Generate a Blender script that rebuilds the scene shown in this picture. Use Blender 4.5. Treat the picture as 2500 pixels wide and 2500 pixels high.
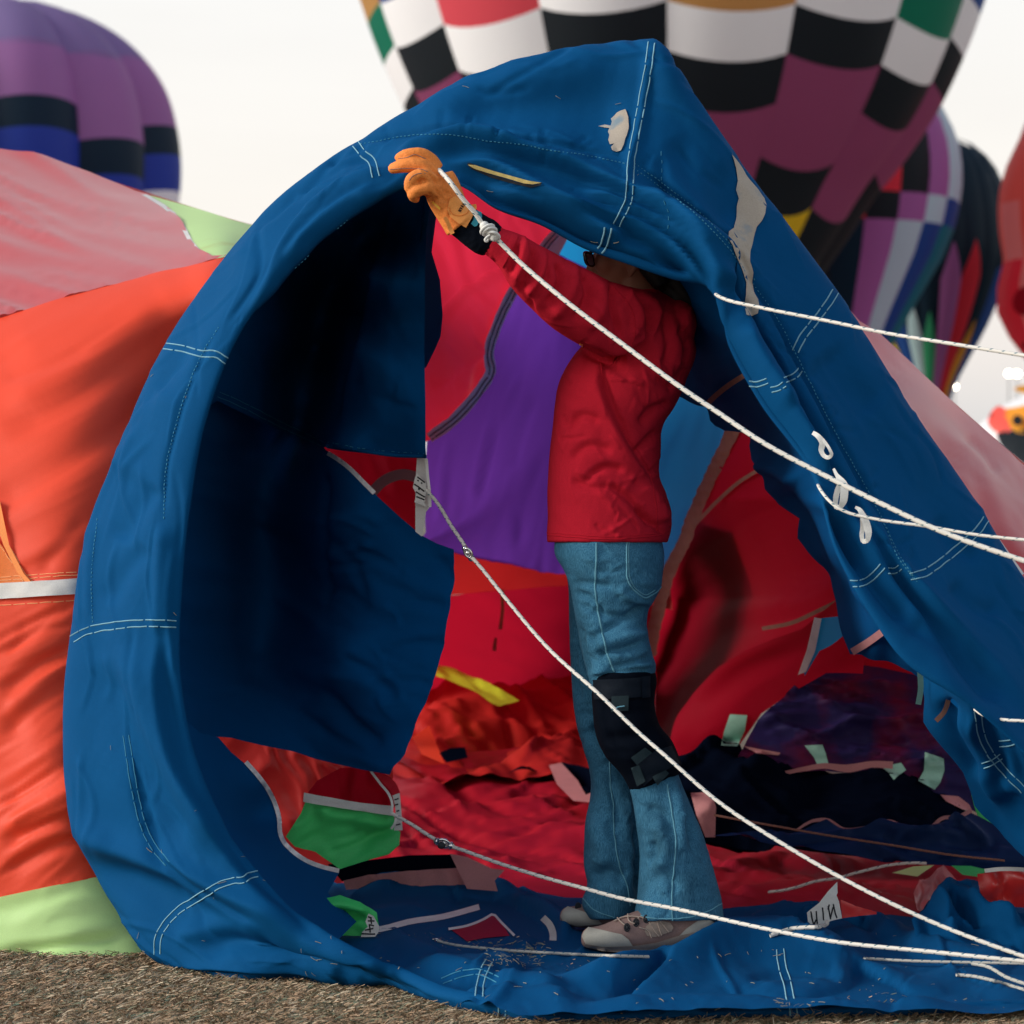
import bpy, bmesh, math, random
import numpy as np
from mathutils import Vector, Matrix
from mathutils.bvhtree import BVHTree
from mathutils.geometry import delaunay_2d_cdt

random.seed(7); RNG = np.random.default_rng(7)
S = bpy.context.scene
for o in list(bpy.data.objects): bpy.data.objects.remove(o)
R = math.radians

# ------------------------------------------------------------------ camera
F = 6180.0            # focal length expressed in photograph pixels
CZ = 1.05             # camera height, m
cam_d = bpy.data.cameras.new('camera'); cam = bpy.data.objects.new('camera', cam_d)
S.collection.objects.link(cam); S.camera = cam
cam.location = (0, 0, CZ); cam.rotation_euler = (R(90), 0, 0)
cam_d.sensor_width = 36; cam_d.lens = 36*F/2500
cam_d.clip_start = 0.1; cam_d.clip_end = 5000
cam_d.dof.use_dof = True; cam_d.dof.focus_distance = 5.8; cam_d.dof.aperture_fstop = 5.0

# ------------------------------------------------------------------ light
SUN_EL, SUN_AZ = 22, -98          # degrees; azimuth from +Y, negative = to the left
world = bpy.data.worlds.new('World'); S.world = world; world.use_nodes = True
nt = world.node_tree; nt.nodes.clear()
out = nt.nodes.new('ShaderNodeOutputWorld'); bg = nt.nodes.new('ShaderNodeBackground')
sky = nt.nodes.new('ShaderNodeTexSky'); sky.sky_type = 'NISHITA'; sky.sun_disc = False
sky.sun_elevation = R(SUN_EL); sky.sun_rotation = R(SUN_AZ)
sky.air_density = 1.2; sky.dust_density = 3.0
# thin bright morning overcast lying over the blue sky
geo = nt.nodes.new('ShaderNodeTexCoord'); sep = nt.nodes.new('ShaderNodeSeparateXYZ')
nt.links.new(geo.outputs['Generated'], sep.inputs[0])
ramp = nt.nodes.new('ShaderNodeValToRGB')
nt.links.new(sep.outputs['Z'], ramp.inputs[0])
e = ramp.color_ramp.elements
e[0].position = 0.0; e[0].color = (0.66, 0.69, 0.72, 1)
e[1].position = 0.06; e[1].color = (0.92, 0.86, 0.82, 1)
n = e.new(0.12); n.color = (0.98, 0.93, 0.87, 1)
n = e.new(0.22); n.color = (0.98, 0.97, 0.95, 1)
n = e.new(0.42); n.color = (0.66, 0.72, 0.82, 1)
n = e.new(1.0); n.color = (0.20, 0.29, 0.46, 1)
cn = nt.nodes.new('ShaderNodeTexNoise'); cn.inputs['Scale'].default_value = 2.2; cn.inputs['Detail'].default_value = 6
mp = nt.nodes.new('ShaderNodeMapping'); mp.inputs['Scale'].default_value = (1, 1, 6)
nt.links.new(geo.outputs['Generated'], mp.inputs[0]); nt.links.new(mp.outputs[0], cn.inputs['Vector'])
cm = nt.nodes.new('ShaderNodeMapRange'); cm.inputs[1].default_value = .3; cm.inputs[2].default_value = .7
cm.inputs[3].default_value = 9.3; cm.inputs[4].default_value = 10.3
nt.links.new(cn.outputs[0], cm.inputs[0])
# the sky is brighter towards the sunward, left hand side
az = nt.nodes.new('ShaderNodeMapRange'); az.inputs[1].default_value = -1; az.inputs[2].default_value = 1
az.inputs[3].default_value = 0.99; az.inputs[4].default_value = 0.98
dt = nt.nodes.new('ShaderNodeVectorMath'); dt.operation = 'DOT_PRODUCT'; dt.inputs[1].default_value = (.6, -.8, 0)
nt.links.new(geo.outputs['Generated'], dt.inputs[0]); nt.links.new(dt.outputs['Value'], az.inputs[0])
azm = nt.nodes.new('ShaderNodeMath'); azm.operation = 'MULTIPLY'; nt.links.new(az.outputs[0], azm.inputs[0]); nt.links.new(cm.outputs[0], azm.inputs[1])
mul = nt.nodes.new('ShaderNodeVectorMath'); mul.operation = 'SCALE'
nt.links.new(ramp.outputs[0], mul.inputs[0]); nt.links.new(azm.outputs[0], mul.inputs['Scale'])
mix = nt.nodes.new('ShaderNodeMix'); mix.data_type = 'RGBA'; mix.inputs[0].default_value = 0.88
nt.links.new(sky.outputs[0], mix.inputs[6]); nt.links.new(mul.outputs[0], mix.inputs[7])
nt.links.new(mix.outputs[2], bg.inputs[0]); bg.inputs[1].default_value = 0.1
nt.links.new(bg.outputs[0], out.inputs[0])
sd = bpy.data.lights.new('sun', 'SUN'); sun = bpy.data.objects.new('sun', sd); S.collection.objects.link(sun)
sd.energy = 3.4; sd.angle = R(26); sd.color = (1.0, 0.95, 0.88)
_dir = Vector((math.sin(R(SUN_AZ))*math.cos(R(SUN_EL)), math.cos(R(SUN_AZ))*math.cos(R(SUN_EL)), math.sin(R(SUN_EL))))
sun.rotation_euler = (-_dir).to_track_quat('-Z', 'Y').to_euler()
S.view_settings.view_transform = 'Standard'; S.view_settings.look = 'None'
S.view_settings.exposure = 0.15; S.view_settings.gamma = 1.0
S.view_settings.use_curve_mapping = False
S.cycles.max_bounces = 8; S.cycles.transmission_bounces = 6; S.cycles.transparent_max_bounces = 8

# ------------------------------------------------------------------ helpers
def W(p):                                   # (px, py, distance) -> world point
    p = np.asarray(p, float); Y = p[..., 2]
    return np.stack([(p[..., 0]-1250)*Y/F, Y, CZ-(p[..., 1]-1250)*Y/F], -1)
def PX(P):
    Y = P[..., 1]
    return np.stack([1250+P[..., 0]*F/Y, 1250-(P[..., 2]-CZ)*F/Y], -1)
def srgb(r, g, b):
    f = lambda c: (c/255/12.92) if c/255 <= .04045 else ((c/255+.055)/1.055)**2.4
    return (f(r), f(g), f(b))
perm = RNG.permutation(256); perm = np.concatenate([perm, perm, perm])
GR = RNG.normal(size=(256, 3)); GR /= np.linalg.norm(GR, axis=1)[:, None]
def noise3(P):
    P = np.asarray(P, float); i = np.floor(P).astype(int); f = P-i; u = f*f*f*(f*(f*6-15)+10)
    r = np.zeros(len(P))
    for dx in (0, 1):
        for dy in (0, 1):
            for dz in (0, 1):
                h = perm[perm[perm[(i[:, 0]+dx) & 255]+((i[:, 1]+dy) & 255)]+((i[:, 2]+dz) & 255)]
                g = (GR[h]*(f-np.array([dx, dy, dz]))).sum(1)
                w = (u[:, 0] if dx else 1-u[:, 0])*(u[:, 1] if dy else 1-u[:, 1])*(u[:, 2] if dz else 1-u[:, 2])
                r += w*g
    return r*1.5
def n2(x, y, seed=0): return noise3(np.stack([x, y, np.full_like(x, seed*7.31+.37)], 1))
def cr(pts, n, closed=False):               # smooth curve through points, n samples
    p = np.asarray(pts, float)
    if closed: p = np.vstack([p, p[:1]])
    d = p.copy()
    if d.shape[1] > 2: d = d*np.array([1, 1, 500]+[1]*(d.shape[1]-3))
    t = np.concatenate([[0], np.cumsum(np.linalg.norm(np.diff(d, axis=0), axis=1)+1e-6)])
    m = np.gradient(p, t, axis=0) if len(p) > 2 else np.repeat([(p[1]-p[0])/(t[1]-t[0])], 2, 0)
    if closed: m[0] = m[-1] = (p[1]-p[-2])/((t[1]-t[0])+(t[-1]-t[-2]))
    q = np.linspace(0, t[-1], n)
    k = np.clip(np.searchsorted(t, q, side='right')-1, 0, len(p)-2)
    h = (t[k+1]-t[k])[:, None]; s = ((q-t[k])[:, None])/h
    return (2*s**3-3*s**2+1)*p[k]+(s**3-2*s**2+s)*h*m[k]+(-2*s**3+3*s**2)*p[k+1]+(s**3-s**2)*h*m[k+1]
def lin(pts, step, closed=False):           # straight-edged resampling
    p = np.asarray(pts, float)
    if closed: p = np.vstack([p, p[:1]])
    o = []
    for a, b in zip(p[:-1], p[1:]):
        n = max(1, int(np.linalg.norm((b-a)[:2])/step))
        for i in range(n): o.append(a+(b-a)*i/n)
    if not closed: o.append(p[-1])
    return np.array(o)
def tps(pts):                               # thin plate depth through (px,py,Y) points
    p = np.asarray(pts, float); x = p[:, :2]/1000; n = len(p)
    def U(r): return np.where(r > 1e-9, r*r*np.log(r+1e-12), 0)
    K = U(np.linalg.norm(x[:, None]-x[None], axis=2)); Pm = np.hstack([np.ones((n, 1)), x])
    A = np.zeros((n+3, n+3)); A[:n, :n] = K+np.eye(n)*1e-4; A[:n, n:] = Pm; A[n:, :n] = Pm.T
    w = np.linalg.solve(A, np.concatenate([p[:, 2], [0, 0, 0]]))
    def f(q):
        q = np.asarray(q, float)[:, :2]/1000
        return U(np.linalg.norm(q[:, None]-x[None], axis=2))@w[:n]+w[n]+q@w[n+1:]
    return f
def flat(Y): return lambda q: np.full(len(q), float(Y))
def vnorm(V, T):
    N = np.zeros_like(V)
    fn = np.cross(V[T[:, 1]]-V[T[:, 0]], V[T[:, 2]]-V[T[:, 0]])
    for k in range(T.shape[1]): np.add.at(N, T[:, k], fn)
    return N/(np.linalg.norm(N, axis=1)[:, None]+1e-12)
def seg_dist(q, poly):                      # signed distance to a polyline, and parameter along it
    best = np.full(len(q), 1e9); sg = np.zeros(len(q)); tt = np.zeros(len(q))
    poly = np.asarray(poly, float); L = np.concatenate([[0], np.cumsum(np.linalg.norm(np.diff(poly, axis=0), axis=1))])
    for i, (a, b) in enumerate(zip(poly[:-1], poly[1:])):
        ab = b-a; l2 = (ab**2).sum()+1e-9
        t = np.clip(((q-a)@ab)/l2, 0, 1); r = q-(a+t[:, None]*ab); d = np.linalg.norm(r, axis=1)
        c = ab[0]*r[:, 1]-ab[1]*r[:, 0]; m = d < best
        best[m] = d[m]; sg[m] = np.sign(c[m]); tt[m] = (L[i]+t[m]*math.sqrt(l2))/L[-1]
    return best, sg, tt
def fold_h(q, folds):
    """height in metres over image points.  kinds: v valley, r ridge, s step (side to the right of travel raised), S the other side"""
    h = np.zeros(len(q))
    for kind, poly, w, amp in folds:
        pl = cr(poly, max(8, 4*len(poly))) if len(poly) > 2 else np.asarray(poly, float)
        mg = w*(4.5 if kind in 'sS' else 2.8)
        mk_ = (q[:, 0] > pl[:, 0].min()-mg) & (q[:, 0] < pl[:, 0].max()+mg) & (q[:, 1] > pl[:, 1].min()-mg) & (q[:, 1] < pl[:, 1].max()+mg)
        if not mk_.any(): continue
        h_all = h; h = np.zeros(mk_.sum())
        d, sg, t = seg_dist(q[mk_], pl)
        tap = np.clip(np.minimum(t, 1-t)/.18, 0, 1); tap = tap*tap*(3-2*tap); tap = .12+.88*tap
        if kind == 'v': h -= amp*tap*np.exp(-(d/w)**2)
        elif kind == 'r': h += amp*tap*np.exp(-(d/w)**2)
        else:
            sd_ = d*sg*(1 if kind == 's' else -1)
            edge = 1/(1+np.exp(-np.clip(sd_/(w*.13), -40, 40)))
            h += amp*tap*edge*np.exp(-np.maximum(sd_, 0)/w)*np.exp(-(np.minimum(sd_, 0)/w)**2)
            h -= amp*.35*tap*(1-edge)*np.exp(-np.abs(sd_)/(w*.6))
        h_all[mk_] += h; h = h_all
    return h
def rf(n, xr, yr, ang, sd_, L, w, amp, seed, kinds='sSvr'):
    """a scatter of random creases"""
    g = np.random.default_rng(seed); o_ = []
    for _ in range(n):
        c0 = np.array([g.uniform(*xr), g.uniform(*yr)]); a = R(ang+g.normal(0, sd_)); l = g.uniform(*L); d = np.array([math.cos(a), math.sin(a)])*l/2; k = np.array([-d[1], d[0]])*g.normal(0, .18)
        o_.append((g.choice(list(kinds)), [tuple(c0-d), tuple(c0+k), tuple(c0+d)], g.uniform(*w), g.uniform(*amp)))
    return o_
def wrink_h(q, specs):
    """(length px, width px, angle deg of the crease direction, amp m, ridged 0/1, seed)"""
    h = np.zeros(len(q))
    for L, w, ang, amp, rg, seed in specs:
        c, s = math.cos(R(ang)), math.sin(R(ang))
        a = (q[:, 0]*c+q[:, 1]*s); b = (-q[:, 0]*s+q[:, 1]*c)
        b = b+.45*w*n2(a/(L*.7), b/(w*2.5), seed+3)*2
        v = n2(a/L, b/w, seed)
        if rg: v = (1-np.abs(v)*2.2); v = np.sign(v)*np.abs(v)**1.5*.5*(n2(a/L, b/(w*3), seed+9)+.6)
        h += amp*v
    return h
def link(o, parent=None):
    S.collection.objects.link(o)
    if parent is not None:
        o.parent = parent
        o.matrix_parent_inverse = Matrix.Translation(parent.location).inverted()   # children keep world coordinates
    return o
def mk(name, V, Fc, mat, parent=None, smooth=True, uv=None):
    me = bpy.data.meshes.new(name)
    me.from_pydata(np.asarray(V).tolist(), [], Fc.tolist() if hasattr(Fc, 'tolist') else Fc); me.update()
    if smooth: me.polygons.foreach_set('use_smooth', [True]*len(me.polygons))
    if uv is not None:
        l = me.uv_layers.new(name='uv'); idx = np.zeros(len(me.loops), int); me.loops.foreach_get('vertex_index', idx)
        l.data.foreach_set('uv', np.asarray(uv)[idx].ravel())
    if mat: me.materials.append(mat)
    return link(bpy.data.objects.new(name, me), parent)
def tag(o, label=None, cat=None, group=None, kind=None):
    if label: o['label'] = label
    if cat: o['category'] = cat
    if group: o['group'] = group
    if kind: o['kind'] = kind
    return o
def thing(name, loc, label, cat, group=None):
    o = bpy.data.objects.new(name, None); o.empty_display_size = .1; o.location = loc
    S.collection.objects.link(o); return tag(o, label, cat, group)
def panel(name, outline, Yf, mat, parent=None, step=9, folds=(), wr=(), smooth_outline=False, up=False, rag=0, off=0.0):
    """a cloth sheet: outline in photograph pixels, set at its own distance, creased along its normal"""
    ol = np.asarray(outline, float)
    b = cr(ol, max(12, int(np.linalg.norm(np.diff(np.vstack([ol, ol[:1]]), axis=0), axis=1).sum()/step)), True)[:-1] if smooth_outline else lin(ol, step, True)
    if rag:
        b = b+np.stack([n2(b[:, 0]/35, b[:, 1]/35, 1), n2(b[:, 0]/35, b[:, 1]/35, 2)], 1)*rag
    x0, y0 = b.min(0); x1, y1 = b.max(0)
    gx, gy = np.meshgrid(np.arange(x0, x1, step), np.arange(y0, y1, step))
    gx = gx+(np.arange(gx.shape[0]) % 2)[:, None]*step*.5
    g = np.stack([gx.ravel(), gy.ravel()], 1)
    ins = np.zeros(len(g), bool); j = len(b)-1
    for i in range(len(b)):
        xi, yi = b[i]; xj, yj = b[j]
        if yi != yj:
            c = ((yi > g[:, 1]) != (yj > g[:, 1])) & (g[:, 0] < (xj-xi)*(g[:, 1]-yi)/(yj-yi)+xi); ins ^= c
        j = i
    g = g[ins]
    if len(g):
        bd = np.full(len(g), 1e9)
        for k in range(0, len(b), 400):
            bd = np.minimum(bd, np.linalg.norm(g[:, None]-b[None, k:k+400], axis=2).min(1))
        g = g[bd > step*.45]
    P = np.vstack([b, g]); n = len(b)
    vs, es, fs, *_ = delaunay_2d_cdt([Vector(p) for p in P.tolist()], [(i, (i+1) % n) for i in range(n)], [], 1, 1e-4)
    q = np.array([(v.x, v.y) for v in vs]); T = np.array([f for f in fs if len(f) == 3], int)
    Y = Yf(q); V = W(np.column_stack([q, Y])); N = vnorm(V, T)
    ref = np.array([0, 0, 1.]) if up else -(V-np.array([0, 0, CZ]))
    if (N*ref).sum(1).mean() < 0: T = T[:, ::-1]; N = -N
    h = np.zeros(len(q))+off
    if folds: h += fold_h(q, folds)
    if wr: h += wrink_h(q, wr)
    V = V+N*h[:, None]
    return mk(name, V, T, mat, parent)
def grid_faces(nu, nv, cu=False, cv=False):
    i, j = np.meshgrid(np.arange(nu if cu else nu-1), np.arange(nv if cv else nv-1), indexing='ij')
    a = i*nv+j; b = ((i+1) % nu)*nv+j; c = ((i+1) % nu)*nv+(j+1) % nv; d = i*nv+(j+1) % nv
    return np.stack([a, b, c, d], -1).reshape(-1, 4)
def loft(rows, nu, nv):
    rr = np.array([cr(r, nv) for r in rows])
    o = np.stack([cr(rr[:, j], nu) for j in range(nv)], 1)
    return o
def bvh(o):
    me = o.data
    M = [v.co for v in me.vertices]
    return BVHTree.FromPolygons(M, [tuple(p.vertices) for p in me.polygons])
CAM = Vector((0, 0, CZ))
def shoot(bv, px, py):
    d = Vector(((px-1250)/F, 1, -(py-1250)/F)).normalized()
    l, nrm, i, ds = bv.ray_cast(CAM, d)
    if l is None: return None
    if nrm.dot(d) > 0: nrm = -nrm
    return l, nrm
def shoot_any(bvs, px, py):
    best = None
    for b in bvs:
        h = shoot(b, px, py)
        if h and (best is None or h[0].y < best[0].y): best = h
    return best
def decal(name, bvs, outline, mat, parent, off=.0015, step=7, smooth_outline=False, rag=0):
    """a flush piece of cloth lying on another surface"""
    if not isinstance(bvs, list): bvs = [bvs]
    def Yf(q):
        r = np.full(len(q), np.nan)
        for i, (x, y) in enumerate(q):
            h = shoot_any(bvs, x, y)
            if h: r[i] = h[0].y
        if np.isnan(r).all(): r[:] = 6
        bad = np.isnan(r)
        if bad.any():
            gi = np.where(~bad)[0]
            for k in np.where(bad)[0]: r[k] = r[gi[np.argmin(((q[gi]-q[k])**2).sum(1))]]
        return r-off*1.2
    return panel(name, outline, Yf, mat, parent, step, smooth_outline=smooth_outline, rag=rag)
def tube_geo(P, r, ns=8, cap=True):
    P = np.asarray(P, float); n = len(P); r = np.broadcast_to(np.asarray(r, float), (n,))
    T = np.gradient(P, axis=0); T /= np.linalg.norm(T, axis=1)[:, None]+1e-12
    ref = np.array([0, 1., 0]) if abs(T[0, 1]) < .9 else np.array([1., 0, 0])
    A = np.cross(T, ref); A /= np.linalg.norm(A, axis=1)[:, None]+1e-12; B = np.cross(T, A)
    th = np.linspace(0, 2*np.pi, ns, endpoint=False)
    V = P[:, None]+r[:, None, None]*(A[:, None]*np.cos(th)[None, :, None]+B[:, None]*np.sin(th)[None, :, None])
    Fc = grid_faces(n, ns, False, True).tolist()
    L = np.concatenate([[0], np.cumsum(np.linalg.norm(np.diff(P, axis=0), axis=1))])
    uv = np.stack([np.repeat(th[None]/(2*np.pi), n, 0), np.repeat(L[:, None], ns, 1)], -1).reshape(-1, 2)
    V = V.reshape(-1, 3)
    if cap:
        Fc.append(list(range(ns))[::-1]); Fc.append([(n-1)*ns+k for k in range(ns)])
    return V, Fc, uv
def tube(name, pts, r_m, mat, parent=None, n=None, ns=8, world=False, straight=False):
    """round cord through (px,py,Y) points"""
    n = n or max(10, 6*len(pts))
    P = np.asarray(pts, float)
    P = (lin(P, 8) if straight else cr(P, n)); P = P if world else W(P)
    V, Fc, uv = tube_geo(P, r_m, ns); return mk(name, V, Fc, mat, parent, uv=uv)
class Geo:
    def __init__(s): s.V = []; s.F = []; s.n = 0
    def add(s, V, Fc):
        V = np.asarray(V, float); s.V.append(V)
        s.F += [[int(i)+s.n for i in f] for f in (Fc.tolist() if hasattr(Fc, 'tolist') else Fc)]; s.n += len(V)
    def box(s, a, b):
        (x0, y0, z0), (x1, y1, z1) = a, b
        s.add([(x0, y0, z0), (x1, y0, z0), (x1, y1, z0), (x0, y1, z0), (x0, y0, z1), (x1, y0, z1), (x1, y1, z1), (x0, y1, z1)],
              [(0, 3, 2, 1), (4, 5, 6, 7), (0, 1, 5, 4), (1, 2, 6, 5), (2, 3, 7, 6), (3, 0, 4, 7)])
    def ball(s, c, r, nu=8, nv=12):
        r = np.broadcast_to(np.asarray(r, float), (3,)); V = []
        for i in range(nu+1):
            a = math.pi*i/nu
            for j in range(nv):
                b = 2*math.pi*j/nv; V.append((c[0]+r[0]*math.sin(a)*math.cos(b), c[1]+r[1]*math.sin(a)*math.sin(b), c[2]+r[2]*math.cos(a)))
        s.add(V, grid_faces(nu+1, nv, False, True))
    def out(s, name, mat, parent=None, smooth=True): return mk(name, np.vstack(s.V), s.F, mat, parent, smooth)
def rings(C, hw, b, ns=24, horiz=False, power=2.3):
    """closed garment tube.  C (px,py,Y) centres, hw half width in px across the axis, b half depth in m"""
    C = np.asarray(C, float); n = len(C); hw = np.asarray(hw, float); b = np.asarray(b, float)
    T = np.gradient(C[:, :2], axis=0); T /= np.linalg.norm(T, axis=1)[:, None]
    N = np.stack([-T[:, 1], T[:, 0]], 1)
    if horiz: N = np.repeat([[1., 0]], n, 0)
    th = np.linspace(0, 2*np.pi, ns, endpoint=False)
    ct = np.sign(np.cos(th))*np.abs(np.cos(th))**(2/power); st = np.sign(np.sin(th))*np.abs(np.sin(th))**(2/power)
    p = C[:, None, :2]+N[:, None]*(hw[:, None]*ct[None])[..., None]
    Y = C[:, None, 2]+b[:, None]*st[None]
    V = W(np.concatenate([p, Y[..., None]], -1)).reshape(-1, 3)
    Fc = grid_faces(n, ns, False, True).tolist(); Fc.append(list(range(ns))); Fc.append([(n-1)*ns+k for k in range(ns)][::-1])
    return V, Fc
def ring_rows(rows, n=None):
    """rows (py, xl, xr, Y, b) -> resampled C, hw, b"""
    r = np.asarray(rows, float); n = n or len(r)*4
    r = cr(np.column_stack([(r[:, 1]+r[:, 2])/2, r[:, 0], r[:, 3], (r[:, 2]-r[:, 1])/2, r[:, 4]]), n)
    return r[:, :3], r[:, 3], r[:, 4]
def remesh(g, vox, smooth_it=2):
    """fuse pieces into one continuous surface; returns vertices, faces"""
    o = g.out('tmp', None)
    m = o.modifiers.new('r', 'REMESH'); m.mode = 'VOXEL'; m.voxel_size = vox; m.adaptivity = 0
    if smooth_it:
        s = o.modifiers.new('s', 'SMOOTH'); s.iterations = smooth_it; s.factor = .5
    me = bpy.data.meshes.new_from_object(o.evaluated_get(bpy.context.evaluated_depsgraph_get()))
    V = np.array([v.co for v in me.vertices]); Fc = np.array([tuple(p.vertices) for p in me.polygons if len(p.vertices) == 4])
    bpy.data.objects.remove(o); bpy.data.meshes.remove(me)
    return V, Fc
def crease(V, Fc, folds=(), wr=()):
    N = vnorm(V, Fc); q = PX(V); front = np.clip(-N[:, 1]*1.6+.15, 0, 1)
    h = np.zeros(len(V))
    if folds: h += fold_h(q, folds)
    if wr: h += wrink_h(q, wr)
    return V+N*(h*front)[:, None]
def stitch(name, bvs, poly, mat, parent, dash=26, gap=.9, w=.95, off=.0004, curve=True):
    """a run of thread lying on the cloth, made of single stitches"""
    if not isinstance(bvs, list): bvs = [bvs]
    p = np.asarray(poly, float); L = np.linalg.norm(np.diff(p, axis=0), axis=1).sum()
    s = cr(p, max(6, int(L/2.5))) if curve and len(p) > 2 else lin(p, 2.5)
    s = s+np.stack([n2(s[:, 0]/25, s[:, 1]/25, 5), n2(s[:, 0]/25, s[:, 1]/25, 6)], 1)*1.6
    acc = np.concatenate([[0], np.cumsum(np.linalg.norm(np.diff(s, axis=0), axis=1))]); g = Geo(); run = []
    per = dash+gap
    for (x, y), a in zip(s, acc):
        on = (a % per) < dash
        h = shoot_any(bvs, x, y) if on else None
        if h is not None: run.append(np.array(h[0]+h[1]*off))
        if (h is None) and run:
            if len(run) > 1: g.add(*tube_geo(run, w*.001, 4)[:2])
            run = []
    if len(run) > 1: g.add(*tube_geo(run, w*.001, 4)[:2])
    if g.n == 0: return None
    o = g.out(name, mat, parent, smooth=False)
    if len(g.V) > 1: o['kind'] = 'stuff'
    return o
def offs(poly, d):
    p = cr(poly, max(6, len(poly)*3)) if len(poly) > 2 else np.asarray(poly, float)
    t = np.gradient(p, axis=0); t /= np.linalg.norm(t, axis=1)[:, None]+1e-9
    return p+np.stack([-t[:, 1], t[:, 0]], 1)*d
def ribbon(name, pts, w_px, mat, parent=None, n=24, thick=.0012):
    """flat webbing through (px,py,Y) points, w_px wide in the picture plane"""
    P = cr(pts, n); t = np.gradient(P[:, :2], axis=0); t /= np.linalg.norm(t, axis=1)[:, None]+1e-9
    nn = np.stack([-t[:, 1], t[:, 0]], 1); w = np.broadcast_to(np.asarray(w_px, float), (n,)) if np.ndim(w_px) == 0 else np.interp(np.linspace(0, 1, n), np.linspace(0, 1, len(w_px)), w_px)
    A = P.copy(); B = P.copy(); A[:, :2] += nn*w[:, None]/2; B[:, :2] -= nn*w[:, None]/2
    A2, B2 = A.copy(), B.copy(); A2[:, 2] += thick; B2[:, 2] += thick
    V = np.stack([W(A), W(B), W(B2), W(A2)], 1).reshape(-1, 3)
    Fc = grid_faces(n, 4, False, True).tolist()+[[0, 1, 2, 3], [(n-1)*4+k for k in (3, 2, 1, 0)]]
    return mk(name, V, Fc, mat, parent, smooth=False)

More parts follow.
